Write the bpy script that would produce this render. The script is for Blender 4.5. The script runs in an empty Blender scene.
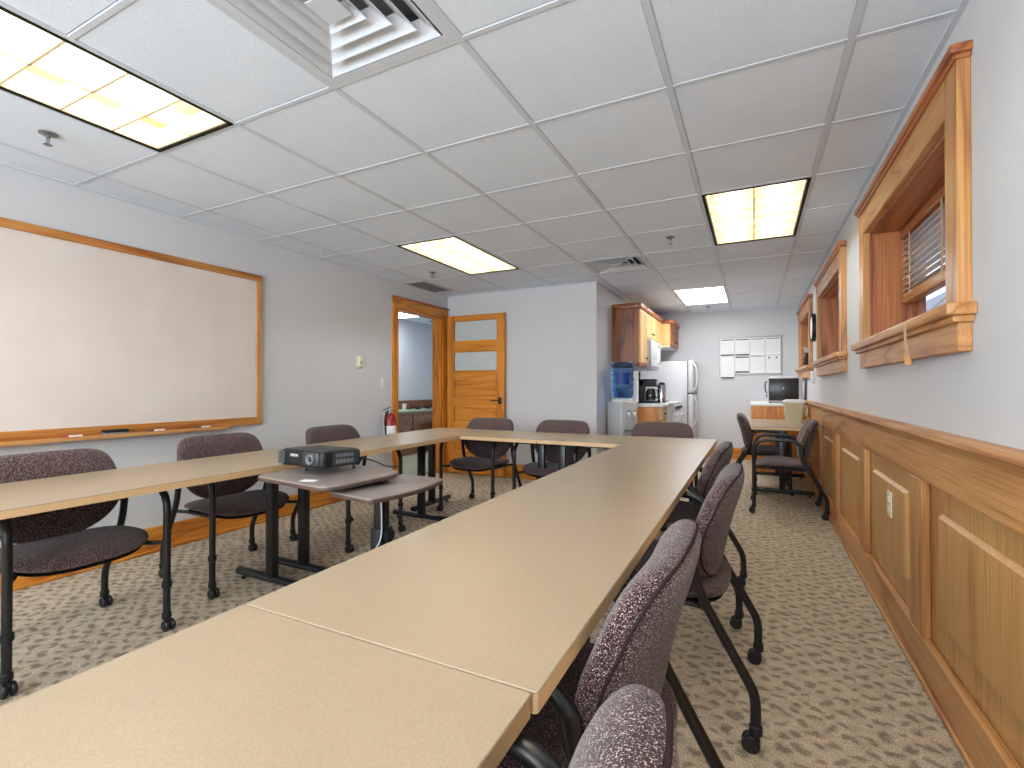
import bpy, bmesh, math, random
from mathutils import Vector, Matrix
random.seed(7)
PI = math.pi
SC = bpy.context.scene
COL = SC.collection

# ------------------------------------------------------------------ camera, world, exposure
cam_d = bpy.data.cameras.new('camera')
cam_d.sensor_width = 36.0
cam_d.lens = 485.24 / 1024 * 36.0
cam_d.clip_start = 0.02
cam = bpy.data.objects.new('camera', cam_d)
COL.objects.link(cam)
cam.location = (0, 0, 1.116)
cam.rotation_euler = (PI/2 + math.radians(.42), 0, math.radians(26.497))
SC.camera = cam
SC.view_settings.view_transform = 'Standard'
SC.view_settings.look = 'None'
SC.view_settings.exposure = 0.10
SC.view_settings.gamma = 1.0
SC.view_settings.use_curve_mapping = False
try:
    SC.cycles.use_denoising = True
    SC.cycles.max_bounces = 10
    SC.cycles.diffuse_bounces = 6
    SC.cycles.sample_clamp_indirect = 6.0
except Exception:
    pass
W = bpy.data.worlds.new('sky')
SC.world = W
W.use_nodes = True
W.node_tree.nodes['Background'].inputs[0].default_value = (.86, .93, 1.0, 1)
W.node_tree.nodes['Background'].inputs[1].default_value = 1.7
TUBE_POWER = 52.0      # emission of the fluorescent tubes
FILL_POWER = 128.0      # added fill light standing in for daylight at each made-up back window
LENS_POWER = 18.0       # emission of the flat lensed fixture

# ------------------------------------------------------------------ dimensions (metres)
XL, XR = -3.652, .608          # left and right wall faces
YE, YF, YB = 5.40, 8.40, -2.30 # end wall, far kitchen wall, wall behind the camera
XK = -1.61                     # kitchen side wall
H = 2.331                      # ceiling height
GX, GY, T = .3091, 1.426, .6096

# ------------------------------------------------------------------ mesh helpers
class MB:
    def __init__(s): s.bm = bmesh.new()
    def _merge(s, b, mat=None):
        me = bpy.data.meshes.new('tmp'); b.to_mesh(me); b.free()
        if mat is not None: me.transform(mat)
        s.bm.from_mesh(me); bpy.data.meshes.remove(me)
    def box(s, x0, x1, y0, y1, z0, z1, bev=0, seg=2, mat=None):
        b = bmesh.new()
        bmesh.ops.create_cube(b, size=1)
        for v in b.verts:
            v.co = Vector(((x0+x1)/2 + v.co.x*(x1-x0), (y0+y1)/2 + v.co.y*(y1-y0), (z0+z1)/2 + v.co.z*(z1-z0)))
        if bev: bmesh.ops.bevel(b, geom=b.edges[:], offset=bev, segments=seg, affect='EDGES', profile=.5, clamp_overlap=True)
        s._merge(b, mat); return s
    def prism(s, pts, z0, z1, bev=0, seg=2, mat=None):
        b = bmesh.new()
        lo = [b.verts.new((x, y, z0)) for x, y in pts]; hi = [b.verts.new((x, y, z1)) for x, y in pts]
        n = len(pts)
        b.faces.new(lo[::-1]); b.faces.new(hi)
        for i in range(n): b.faces.new((lo[i], lo[(i+1) % n], hi[(i+1) % n], hi[i]))
        bmesh.ops.recalc_face_normals(b, faces=b.faces[:])
        if bev:
            ed = [e for e in b.edges if abs(e.verts[0].co.z - e.verts[1].co.z) < 1e-6]
            bmesh.ops.bevel(b, geom=ed, offset=bev, segments=seg, affect='EDGES', profile=.5, clamp_overlap=True)
        s._merge(b, mat); return s
    def lathe(s, prof, seg=24, mat=None):
        b = bmesh.new(); rings = []
        for r, z in prof:
            rings.append([b.verts.new((r*math.cos(2*PI*i/seg), r*math.sin(2*PI*i/seg), z)) for i in range(seg)] if r > 1e-6 else [b.verts.new((0, 0, z))])
        for a, c in zip(rings, rings[1:]):
            for i in range(seg):
                j = (i+1) % seg
                q = [a[i % len(a)], a[j % len(a)], c[j % len(c)], c[i % len(c)]]
                q2 = []
                for v in q:
                    if v not in q2: q2.append(v)
                if len(q2) > 2:
                    b.faces.new(q2)
        for R in (rings[0], rings[-1]):
            if len(R) > 2: b.faces.new(R)
        bmesh.ops.recalc_face_normals(b, faces=b.faces[:])
        s._merge(b, mat); return s
    def tube(s, path, r, seg=10, closed=False, fil=0, rx=None):
        P = [Vector(p) for p in path]
        if fil: P = fillet(P, fil, closed)
        b = bmesh.new(); n = len(P); rings = []
        N = None
        for i in range(n):
            if closed: t = P[(i+1) % n] - P[i-1]
            else: t = P[min(i+1, n-1)] - P[max(i-1, 0)]
            t.normalize()
            if N is None:
                u = Vector((0, 0, 1)) if abs(t.z) < .9 else Vector((0, 1, 0))
                N = (u - t*u.dot(t)).normalized()
            else:
                N = (N - t*N.dot(t)).normalized()
            B = t.cross(N)
            rr = r if not isinstance(r, (list, tuple)) else r[i]
            rings.append([b.verts.new(P[i] + N*rr*math.cos(2*PI*k/seg) + B*(rx or rr)*math.sin(2*PI*k/seg)) for k in range(seg)])
        m = n if closed else n-1
        for i in range(m):
            a, c = rings[i], rings[(i+1) % n]
            for k in range(seg): b.faces.new((a[k], a[(k+1) % seg], c[(k+1) % seg], c[k]))
        if not closed: b.faces.new(rings[0][::-1]); b.faces.new(rings[-1])
        bmesh.ops.recalc_face_normals(b, faces=b.faces[:])
        s._merge(b); return s
    def pillow(s, outline, rings, front, back):
        """outline(th)->(a,b); front(a,b,r)/back(a,b,r)->Vector ; closed cushion"""
        b = bmesh.new(); n = 56
        def side(f):
            c = b.verts.new(f(*mid, 0)); R = []
            for r in rings:
                R.append([b.verts.new(f(mid[0]+(outline(2*PI*k/n)[0]-mid[0])*r, mid[1]+(outline(2*PI*k/n)[1]-mid[1])*r, r)) for k in range(n)])
            for k in range(n): b.faces.new((c, R[0][k], R[0][(k+1) % n]))
            for p, q in zip(R, R[1:]):
                for k in range(n): b.faces.new((p[k], p[(k+1) % n], q[(k+1) % n], q[k]))
            return R[-1]
        pts = [outline(2*PI*k/n) for k in range(n)]
        mid = (sum(p[0] for p in pts)/n, sum(p[1] for p in pts)/n)
        A = side(front); Bk = side(back)
        for k in range(n): b.faces.new((A[k], A[(k+1) % n], Bk[(k+1) % n], Bk[k]))
        bmesh.ops.remove_doubles(b, verts=b.verts[:], dist=1e-5)
        bmesh.ops.recalc_face_normals(b, faces=b.faces[:])
        s._merge(b); return s
    def build(s, name, mat, parent=None, smooth=True, ang=35):
        me = bpy.data.meshes.new(name)
        s.bm.to_mesh(me); s.bm.free()
        o = bpy.data.objects.new(name, me); COL.objects.link(o)
        me.materials.append(mat)
        if smooth:
            me.shade_smooth()
            me.set_sharp_from_angle(angle=math.radians(ang))
        if parent: o.parent = parent
        return o

def fillet(P, r, closed=False):
    out = []; n = len(P)
    for i, p in enumerate(P):
        if not closed and i in (0, n-1): out.append(p); continue
        a, c = P[i-1] - p, P[(i+1) % n] - p
        la, lc = a.length, c.length
        d = min(r, la*(.95 if not closed and i == 1 else .48), lc*(.95 if not closed and i == n-2 else .48))
        p0, p1 = p + a/la*d, p + c/lc*d
        for k in range(6):
            t = k/5
            out.append(p0*(1-t)**2 + p*2*t*(1-t) + p1*t*t)
    return out

def rrect(x0, x1, y0, y1, r, n=5):
    pts = []
    for cx, cy, a in ((x1-r, y1-r, 0), (x0+r, y1-r, 90), (x0+r, y0+r, 180), (x1-r, y0+r, 270)):
        for k in range(n+1):
            t = math.radians(a + 90*k/n); pts.append((cx + r*math.cos(t), cy + r*math.sin(t)))
    return pts

def tag(o, label=None, cat=None, group=None, kind=None):
    if label: o['label'] = label
    if cat: o['category'] = cat
    if group: o['group'] = group
    if kind: o['kind'] = kind
    return o
def thing(name, label, cat, loc=(0, 0, 0), rz=0, group=None):
    o = bpy.data.objects.new(name, None); COL.objects.link(o)
    o.empty_display_size = .05
    o.location = loc; o.rotation_euler = (0, 0, rz)
    return tag(o, label, cat, group)
def copy_tree(o, parent=None):
    c = o.copy(); COL.objects.link(c)
    if parent: c.parent = parent
    for ch in list(o.children): copy_tree(ch, c)
    return c
def dup(o, loc, rz, label, group=None):
    c = copy_tree(o); c.location = loc; c.rotation_euler = (0, 0, rz)
    c['label'] = label
    if group: c['group'] = group
    return c
def struct(mb, name, mat, parent=None, smooth=True):
    o = mb.build(name, mat, parent, smooth)
    o['kind'] = 'structure'
    return o

# ------------------------------------------------------------------ materials
def s2l(c): return tuple(((v/255)/12.92 if v/255 <= .04045 else ((v/255+.055)/1.055)**2.4) for v in c)
def rgba(c): return (*s2l(c), 1)
def base_mat(name, rough=.5, spec=.5, metal=0):
    m = bpy.data.materials.new(name); m.use_nodes = True
    nt = m.node_tree; b = nt.nodes['Principled BSDF']
    b.inputs['Roughness'].default_value = rough
    b.inputs['Specular IOR Level'].default_value = spec
    b.inputs['Metallic'].default_value = metal
    return m, nt, b
def coords(nt, scale=(1, 1, 1), kind='Object', rot=(0, 0, 0)):
    tc = nt.nodes.new('ShaderNodeTexCoord'); mp = nt.nodes.new('ShaderNodeMapping')
    mp.inputs['Scale'].default_value = scale; mp.inputs['Rotation'].default_value = rot
    nt.links.new(tc.outputs[kind], mp.inputs['Vector']); return mp.outputs['Vector']
def noise(nt, vec, scale, detail=3, rough=.55, dist=0):
    n = nt.nodes.new('ShaderNodeTexNoise'); n.inputs['Scale'].default_value = scale
    n.inputs['Detail'].default_value = detail; n.inputs['Roughness'].default_value = rough; n.inputs['Distortion'].default_value = dist
    nt.links.new(vec, n.inputs['Vector']); return n.outputs['Fac']
def ramp(nt, fac, stops):
    r = nt.nodes.new('ShaderNodeValToRGB'); e = r.color_ramp.elements
    while len(e) < len(stops): e.new(.5)
    for el, (p, c) in zip(e, stops): el.position = p; el.color = rgba(c) if len(c) == 3 else c
    nt.links.new(fac, r.inputs['Fac']); return r.outputs['Color']
def mix(nt, fac, a, b, mode='MIX'):
    m = nt.nodes.new('ShaderNodeMix'); m.data_type = 'RGBA'; m.blend_type = mode
    for i, v in ((0, fac), (6, a), (7, b)):
        if hasattr(v, 'links'): nt.links.new(v, m.inputs[i])
        else: m.inputs[i].default_value = v
    return m.outputs[2]
def bump(nt, b, h, strength=.2, dist=.002):
    n = nt.nodes.new('ShaderNodeBump'); n.inputs['Strength'].default_value = strength; n.inputs['Distance'].default_value = dist
    nt.links.new(h, n.inputs['Height']); nt.links.new(n.outputs['Normal'], b.inputs['Normal'])
def plain(name, c, rough=.5, spec=.5, metal=0, var=.06, scale=30):
    m, nt, b = base_mat(name, rough, spec, metal)
    v = coords(nt); f = noise(nt, v, scale)
    c2 = tuple(max(0, x*(1-var)) for x in c)
    nt.links.new(ramp(nt, f, [(.3, c2), (.7, c)]), b.inputs['Base Color'])
    return m
def emit(name, c, s):
    m = bpy.data.materials.new(name); m.use_nodes = True; nt = m.node_tree
    b = nt.nodes['Principled BSDF']
    b.inputs['Base Color'].default_value = (*c, 1)
    b.inputs['Emission Color'].default_value = (*c, 1); b.inputs['Emission Strength'].default_value = s
    return m
def oak(name, light, mid, dark, axis='Z', rough=.38, cath=1.0, fine=1.0):
    """axis: the direction the grain runs"""
    m, nt, b = base_mat(name, rough, .45)
    st = {'X': (.09, 1, 1), 'Y': (1, .09, 1), 'Z': (1, 1, .09)}[axis]
    v = coords(nt, st)
    big = noise(nt, v, 5.5*cath, 2, .5, .6)
    mul = nt.nodes.new('ShaderNodeMath'); mul.operation = 'MULTIPLY'; mul.inputs[1].default_value = 9
    nt.links.new(big, mul.inputs[0])
    fr = nt.nodes.new('ShaderNodeMath'); fr.operation = 'PINGPONG'; fr.inputs[1].default_value = 1
    nt.links.new(mul.outputs[0], fr.inputs[0])
    st2 = {'X': (.012, 1, 1), 'Y': (1, .012, 1), 'Z': (1, 1, .012)}[axis]
    f2 = noise(nt, coords(nt, st2), 220*fine, 3, .6)
    ringc = ramp(nt, fr.outputs[0], [(0, dark), (.28, mid), (1, light)])
    strk = ramp(nt, f2, [(.32, (150, 132, 118)), (.55, (255, 255, 255))])
    c = mix(nt, .55, ringc, strk, 'MULTIPLY')
    nt.links.new(c, b.inputs['Base Color'])
    bump(nt, b, f2, .08, .001)
    return m

M = {}
def wallpaint(name, c):
    m, nt, b = base_mat(name, .85, .25)
    v = coords(nt); f = noise(nt, v, 1.3, 2); g = noise(nt, v, 140, 2)
    nt.links.new(ramp(nt, f, [(.3, tuple(x*.985 for x in c)), (.7, c)]), b.inputs['Base Color'])
    bump(nt, b, g, .12, .002); return m
M['wall'] = wallpaint('wall_paint', (205, 206, 209))
M['wall_hall'] = wallpaint('hall_paint', (196, 203, 210))

def ceiling_mat():
    m, nt, b = base_mat('ceiling_tile', .95, .1)
    v = coords(nt)
    f = noise(nt, v, 230, 2, .6)
    pits = ramp(nt, f, [(.28, (150, 155, 162)), (.38, (226, 236, 248)), (1, (229, 239, 251))])
    g = noise(nt, v, 3, 2)
    c = mix(nt, .5, pits, ramp(nt, g, [(.3, (246, 246, 246)), (.7, (255, 255, 255))]), 'MULTIPLY')
    nt.links.new(c, b.inputs['Base Color']); bump(nt, b, f, .25, .002); return m
M['ceil'] = ceiling_mat()
M['tbar'] = plain('grid_white', (206, 212, 220), .5, .4, var=.02)

def carpet_mat():
    m, nt, b = base_mat('carpet', 1.0, .05)
    v = coords(nt)
    # staggered dark dashes running across the aisle
    wob = nt.nodes.new('ShaderNodeTexNoise'); wob.inputs['Scale'].default_value = 13; wob.inputs['Detail'].default_value = 3
    nt.links.new(v, wob.inputs['Vector'])
    sub = nt.nodes.new('ShaderNodeVectorMath'); sub.operation = 'SUBTRACT'; sub.inputs[1].default_value = (.5, .5, .5)
    nt.links.new(wob.outputs['Color'], sub.inputs[0])
    sc = nt.nodes.new('ShaderNodeVectorMath'); sc.operation = 'SCALE'; sc.inputs['Scale'].default_value = .12
    nt.links.new(sub.outputs[0], sc.inputs[0])
    ad = nt.nodes.new('ShaderNodeVectorMath'); ad.operation = 'ADD'
    nt.links.new(v, ad.inputs[0]); nt.links.new(sc.outputs[0], ad.inputs[1])
    sx = nt.nodes.new('ShaderNodeSeparateXYZ'); nt.links.new(ad.outputs[0], sx.inputs[0])
    def sine(sock, period):
        m1 = nt.nodes.new('ShaderNodeMath'); m1.operation = 'MULTIPLY'; m1.inputs[1].default_value = 2*PI/period; nt.links.new(sock, m1.inputs[0])
        m2 = nt.nodes.new('ShaderNodeMath'); m2.operation = 'SINE'; nt.links.new(m1.outputs[0], m2.inputs[0]); return m2.outputs[0]
    pr = nt.nodes.new('ShaderNodeMath'); pr.operation = 'MULTIPLY'
    nt.links.new(sine(sx.outputs[0], .10), pr.inputs[0]); nt.links.new(sine(sx.outputs[1], .072), pr.inputs[1])
    f1 = noise(nt, v, 230, 3, .8); f2 = noise(nt, v, 18, 3, .6)
    yarn = ramp(nt, f1, [(.32, (70, 64, 62)), (.44, (174, 160, 142)), (.58, (230, 216, 194)), (.72, (255, 248, 236))])
    patch = ramp(nt, pr.outputs[0], [(.0, (252, 249, 243)), (.3, (222, 217, 211)), (.75, (172, 168, 168))])
    c = mix(nt, .85, yarn, patch, 'MULTIPLY')
    c = mix(nt, .35, c, ramp(nt, f2, [(.35, (150, 150, 152)), (.65, (255, 255, 255))]), 'MULTIPLY')
    nt.links.new(c, b.inputs['Base Color']); bump(nt, b, f1, .6, .004); return m
M['carpet'] = carpet_mat()

M['oak_y'] = oak('oak_along', (203, 152, 96), (190, 135, 80), (160, 105, 60), 'Y')
M['oak_z'] = oak('oak_upright', (203, 152, 96), (188, 134, 80), (158, 104, 60), 'Z')
M['oak_x'] = oak('oak_across', (203, 152, 96), (190, 135, 80), (160, 105, 60), 'X')
M['panel'] = oak('oak_panel', (204, 158, 98), (198, 150, 90), (180, 130, 74), 'Z', cath=.7)
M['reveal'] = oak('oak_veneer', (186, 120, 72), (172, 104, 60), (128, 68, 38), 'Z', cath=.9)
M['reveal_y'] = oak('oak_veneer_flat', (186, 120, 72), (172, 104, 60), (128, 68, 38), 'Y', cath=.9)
M['hon_z'] = oak('honey_oak_upright', (222, 146, 52), (208, 130, 40), (178, 100, 26), 'Z')
M['hon_x'] = oak('honey_oak_across', (222, 146, 52), (212, 134, 44), (192, 114, 34), 'X')
M['bead_lit'] = oak('bead_highlight_oak', (240, 180, 96), (232, 168, 82), (214, 146, 62), 'X')  # paler than the door oak: the light beads catch is put into their colour
M['frame_y'] = oak('frame_oak', (196, 134, 70), (182, 118, 56), (150, 90, 38), 'Y')
M['hon_y'] = oak('honey_oak_along', (222, 150, 60), (208, 134, 48), (178, 104, 32), 'Y')
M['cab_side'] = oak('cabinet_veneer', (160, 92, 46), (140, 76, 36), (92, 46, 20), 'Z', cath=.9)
M['cab_front'] = oak('cabinet_maple', (232, 194, 134), (222, 182, 120), (204, 160, 100), 'Z', cath=.6)
M['cab_crown'] = oak('cabinet_crown', (170, 100, 52), (150, 84, 42), (110, 60, 28), 'Y')
M['wood_dark'] = oak('dark_trim', (120, 74, 44), (104, 62, 36), (70, 40, 22), 'Z')

def laminate(name, c, c2, rough=.32):
    m, nt, b = base_mat(name, rough, .5)
    v = coords(nt); f = noise(nt, v, 420, 2, .7); g = noise(nt, v, 4, 2)
    col = ramp(nt, f, [(.3, c2), (.5, c), (.75, tuple(min(255, x*1.06) for x in c))])
    col = mix(nt, .2, col, ramp(nt, g, [(.3, (235, 235, 235)), (.7, (255, 255, 255))]), 'MULTIPLY')
    nt.links.new(col, b.inputs['Base Color']); return m
M['top'] = laminate('tan_laminate', (166, 147, 122), (156, 137, 112))
M['edge'] = laminate('tan_edge', (206, 172, 128), (190, 156, 114), .45)
M['cart_top'] = laminate('grey_laminate', (132, 122, 116), (106, 96, 91), .4)
M['cart_edge'] = plain('brown_edging', (78, 58, 50), .5)
M['black'] = plain('black_metal', (19, 20, 24), .36, .5, .0, .2, 60)
M['blackp'] = plain('black_plastic', (20, 20, 22), .5, .4, 0, .15)
M['pan'] = plain('seat_shell', (22, 21, 22), .6, .3)
def fabric():
    m, nt, b = base_mat('speckled_fabric', .95, .15)
    v = coords(nt)
    f = noise(nt, v, 430, 2, .8); g = noise(nt, v, 9, 2)
    col = ramp(nt, f, [(.36, (16, 9, 12)), (.48, (43, 28, 32)), (.57, (78, 57, 60)), (.66, (212, 188, 182))])
    nt.links.new(col, b.inputs['Base Color']); bump(nt, b, f, .5, .002)
    b.inputs['Sheen Weight'].default_value = .15
    return m
M['fabric'] = fabric()
M['piping'] = plain('piping_fabric', (46, 34, 36), .9, .1)
M['white'] = plain('white_enamel', (194, 195, 198), .35, .5, var=.02)
M['whitep'] = plain('white_plastic', (226, 226, 222), .45, .5, var=.03)
M['ivory'] = plain('ivory_plastic', (226, 218, 190), .5, .4, var=.03)
M['counter'] = laminate('pale_counter', (226, 228, 226), (205, 208, 208), .35)
M['steel'] = plain('brushed_steel', (150, 152, 155), .35, .5, .9, .1)
M['chrome'] = plain('bright_metal', (200, 200, 202), .2, .5, 1, .05)
M['grey'] = plain('grey_plastic', (120, 122, 126), .5)
M['lgrey'] = plain('light_grey', (188, 190, 192), .5)
M['paper'] = plain('paper', (238, 240, 240), .8, .2, var=.02)
M['ink'] = plain('dark_print', (52, 54, 58), .8, .1)
M['lightink'] = plain('pale_print', (176, 180, 182), .8, .1)
M['red'] = plain('red_paint', (150, 26, 32), .35)
M['louver'] = plain('louver_white', (236, 216, 172), .45, .5, var=.02)
M['gap'] = plain('dark_gap', (24, 24, 25), .7, .2)
M['bluepl'] = plain('blue_label', (22, 52, 138), .5)
M['beige'] = plain('beige_plastic', (196, 184, 152), .5)
M['blind'] = plain('blind_slat', (226, 216, 210), .5)
M['cord'] = plain('cord', (196, 170, 140), .8)
M['greenc'] = laminate('green_counter', (150, 160, 138), (120, 132, 112))
M['rustw'] = oak('hall_wood', (150, 92, 48), (134, 80, 40), (98, 54, 26), 'X')
M['hallfloor'] = plain('hall_floor', (150, 150, 128), .8, .2, var=.2, scale=120)
def board_mat():
    m, nt, b = base_mat('whiteboard_enamel', .22, .5)
    v = coords(nt); f = noise(nt, v, 2.2, 3)
    nt.links.new(ramp(nt, f, [(.3, (214, 203, 196)), (.7, (222, 212, 205))]), b.inputs['Base Color']); return m
M['board'] = board_mat()
def glass(name, c, rough=.02):
    m, nt, b = base_mat(name, rough, .5)
    b.inputs['Base Color'].default_value = (*c, 1); b.inputs['Transmission Weight'].default_value = 1; b.inputs['IOR'].default_value = 1.12
    return m
M['glass'] = glass('clear_glass', (.95, .97, 1))
M['frost'] = plain('frosted_glass', (196, 203, 205), .25, .5, var=.04)
M['bottle'] = glass('blue_bottle', (.24, .52, 1.0), .06)
def tube_mat():
    return emit('fluorescent_tube', (.87, .955, 1.0), TUBE_POWER)
M['tube'] = tube_mat()
M['lens'] = emit('lit_lens', (.96, .98, 1.0), LENS_POWER)
M['siding'] = plain('outside_siding', (176, 184, 204), .8)
M['snow'] = plain('outside_ground', (170, 176, 186), .9)

# ------------------------------------------------------------------ room shell
b = MB(); b.box(XL-.2, XR+.5, YB-.2, YF+.2, -.12, 0); struct(b, 'floor', M['carpet'], smooth=False)

# ceiling: a slab of tiles with recessed openings for the fixtures
LOUV = [(5, 0, -2), (5, 3, 5), (1, 3, 5)]        # x-line of left edge, row span
def gx(i): return GX - i*T
def gy(j): return GY + j*T
fixtures = [  # kind, x0, x1, y0, y1
    ('louver', gx(5), gx(4), gy(-2), gy(0)),
    ('louver', gx(5), gx(4), gy(3), gy(5)),
    ('louver', gx(1), gx(0), gy(3), gy(5)),
    ('lens',   gx(2), gx(1), gy(8), gy(10)),
    ('louver', gx(1), gx(0), gy(-2), gy(0)),
    ('louver', gx(5), gx(4), gy(-6), gy(-4)),  # this and the next: unseen fixtures added for more light
    ('louver', gx(1), gx(0), gy(-6), gy(-4)),
    ('vent', gx(3), gx(2), gy(-1), gy(0)),
    ('vent', gx(3), gx(2), gy(5), gy(6)),
]
# ceiling cells: everything not a fixture gets a tile face (thick slab pieces)
xs = [XL-.2] + [gx(i) for i in range(6, -1, -1)] + [XR+.2]
ys = [YB-.2] + [gy(j) for j in range(-6, 12)] + [YF+.2]
b = MB()
for i in range(len(xs)-1):
    for j in range(len(ys)-1):
        cx, cy = (xs[i]+xs[i+1])/2, (ys[j]+ys[j+1])/2
        if any(f[1] < cx < f[2] and f[3] < cy < f[4] for f in fixtures): continue
        b.box(xs[i]+.005, xs[i+1]-.005, ys[j]+.005, ys[j+1]-.005, H, H+.05, .011, 1)
b.box(XL-.2, XR+.2, YB-.2, YF+.2, H+.125, H+.16)
ceiling = struct(b, 'ceiling', M['ceil'], smooth=False)
b = MB()
w = .012
def cut(lo, hi, holes):
    segs = [(lo, hi)]
    for h0, h1 in holes:
        segs = [q for a_, b_ in segs for q in (((a_, min(b_, h0)), (max(a_, h1), b_)) if h0 < b_ and h1 > a_ else ((a_, b_),)) if q[1]-q[0] > .01]
    return segs
for i in range(0, 7):
    for y0, y1 in cut(YB, YF, [(f[3], f[4]) for f in fixtures if f[1]+.05 < gx(i) < f[2]-.05]): b.box(gx(i)-w, gx(i)+w, y0, y1, H-.003, H+.012, .001, 1)
for j in range(-6, 12):
    for x0, x1 in cut(XL, XR, [(f[1], f[2]) for f in fixtures if f[3]+.05 < gy(j) < f[4]-.05]): b.box(x0, x1, gy(j)-w*.85, gy(j)+w*.85, H-.0027, H+.012, .001, 1)
b.box(XL, XL+.022, YB, YE, H-.006, H+.001); b.box(XR-.022, XR, YB, YF, H-.006, H+.001)
b.box(XL, XK, YE-.022, YE, H-.006, H+.001); b.box(XK, XR, YF-.022, YF, H-.006, H+.001); b.box(XK, XK+.022, YE, YF, H-.006, H+.001)
struct(b, 'ceiling_grid', M['tbar'], ceiling, smooth=False)

# door opening in the left wall
DY0, DY1, DH = 4.385, 5.27, 2.03
LW = .13
b = MB()
b.box(XL-LW, XL, YB-.2, DY0, 0, H); b.box(XL-LW, XL, DY1, YE+.15, 0, H); b.box(XL-LW, XL, DY0, DY1, DH, H)
struct(b, 'wall_left', M['wall'], smooth=False)
# right wall with three deep window openings
RW = .24
WINY = [(2.09, 3.45), (4.36, 5.72), (6.62, 7.98)]
WZ0, WZ1 = 1.375, 2.015
b = MB()
b.box(XR, XR+RW, YB-.2, YF+.2, 0, WZ0); b.box(XR, XR+RW, YB-.2, YF+.2, WZ1, H)
e = YB-.2
for y0, y1 in WINY:
    b.box(XR, XR+RW, e, y0, WZ0, WZ1); e = y1
b.box(XR, XR+RW, e, YF+.2, WZ0, WZ1)
struct(b, 'wall_right', M['wall'], smooth=False)
b = MB(); b.box(XL, XK, YE, YE+.13, 0, H); b.box(XK-.13, XK, YE+.13, YF+.2, 0, H)
struct(b, 'wall_end', M['wall'], smooth=False)
b = MB(); b.box(XK, XR, YF, YF+.15, 0, H); struct(b, 'wall_far', M['wall'], smooth=False)
b = MB(); b.box(XL-.15, XR+.3, YB-.15, YB, 0, .85); b.box(XL-.15, XR+.3, YB-.15, YB, 2.2, H)
ADDED_WIN = [(-3.35, -1.75), (-1.30, .30)]
for x0, x1 in ((XL-.15, -3.35), (-1.75, -1.30), (.30, XR+.3)): b.box(x0, x1, YB-.15, YB, .85, 2.2)
struct(b, 'wall_back', M['wall'], smooth=False)
for n, (x0, x1) in enumerate(ADDED_WIN):  # made-up windows in the unseen back wall, added to brighten the room
    b = MB()
    for q in ((x0-.1, x0, .85, 2.2), (x1, x1+.1, .85, 2.2), (x0-.1, x1+.1, 2.2, 2.3), (x0-.13, x1+.13, .81, .85)): b.box(q[0], q[1], YB-.001, YB+.03, q[2], q[3], .003, 1)
    wn = struct(b, 'window_%d' % (n+4), M['oak_z'])
    b = MB(); y = YB-.09
    for q in ((x0, x0+.05, .85, 2.2), (x1-.05, x1, .85, 2.2), (x0+.05, x1-.05, .85, .9), (x0+.05, x1-.05, 2.15, 2.2), ((x0+x1)/2-.03, (x0+x1)/2+.03, .9, 2.15)): b.box(q[0], q[1], y, y+.04, q[2], q[3])
    struct(b, 'window_frame', M['reveal'], wn, False)
    pl = bpy.data.lights.new('window_fill_light', 'AREA'); pl.shape = 'RECTANGLE'; pl.size = x1-x0; pl.size_y = 1.35; pl.energy = FILL_POWER; pl.color = (.84, .935, 1.0)  # added area light filling the opening in place of daylight
    po = bpy.data.objects.new('window_fill_light', pl); COL.objects.link(po); po.location = ((x0+x1)/2, YB-.14, 1.525); po.rotation_euler = (PI/2, 0, 0)

# baseboards
def baseboard(name, bx, mat):
    b = MB()
    for q in bx:
        x0, x1, y0, y1 = q[:4]; b.box(x0, x1, y0, y1, 0, .17, .004, 1)
        dx, dy = q[4], q[5]   # quarter round on the room side
        if dx: b.box(min(x0, x0+dx), max(x1, x1+dx), y0, y1, 0, .022, .007, 2)
        if dy: b.box(x0, x1, min(y0, y0+dy), max(y1, y1+dy), 0, .022, .007, 2)
    struct(b, name, mat)
baseboard('baseboard_left', [(XL, XL+.014, YB, DY0-.095, .014, 0)], M['hon_y'])
baseboard('baseboard_end', [(XL, XK+.014, YE-.014, YE, 0, -.014)], M['hon_x'])
baseboard('baseboard_far', [(XK+.8, 0, YF-.014, YF, 0, -.014)], M['hon_x'])

# wainscot on the right wall
WB, WE = YB, 7.12
b = MB()
b.box(XR-.009, XR, WB, WE, .02, .93)                                   # back panel
wain = struct(b, 'trim_1', M['panel'])
b = MB()
b.box(XR-.040, XR-.011, WB, WE, 0, .165, .003, 1); b.box(XR-.052, XR-.039, WB, WE, 0, .022, .006, 2)
b.box(XR-.040, XR-.011, WB, WE, .765, .915, .002, 1)
struct(b, 'rail', M['oak_y'], wain)
b = MB(); b.prism([(XR-.068, .938), (XR-.066, .952), (XR-.055, .958), (XR, .958), (XR, .905), (XR-.046, .905), (XR-.052, .925)], WB, WE,
                  mat=Matrix(((1, 0, 0, 0), (0, 0, 1, 0), (0, 1, 0, 0), (0, 0, 0, 1))))
struct(b, 'cap_rail', M['oak_y'], wain)
b = MB()
ST = [(2.43 + 1.06*k) for k in range(-4, 5)]
for c in ST: b.box(XR-.040, XR-.011, c-.076, c+.076, .165, .765, .002, 1)
struct(b, 'stile', M['oak_z'], wain)
b = MB()
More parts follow.
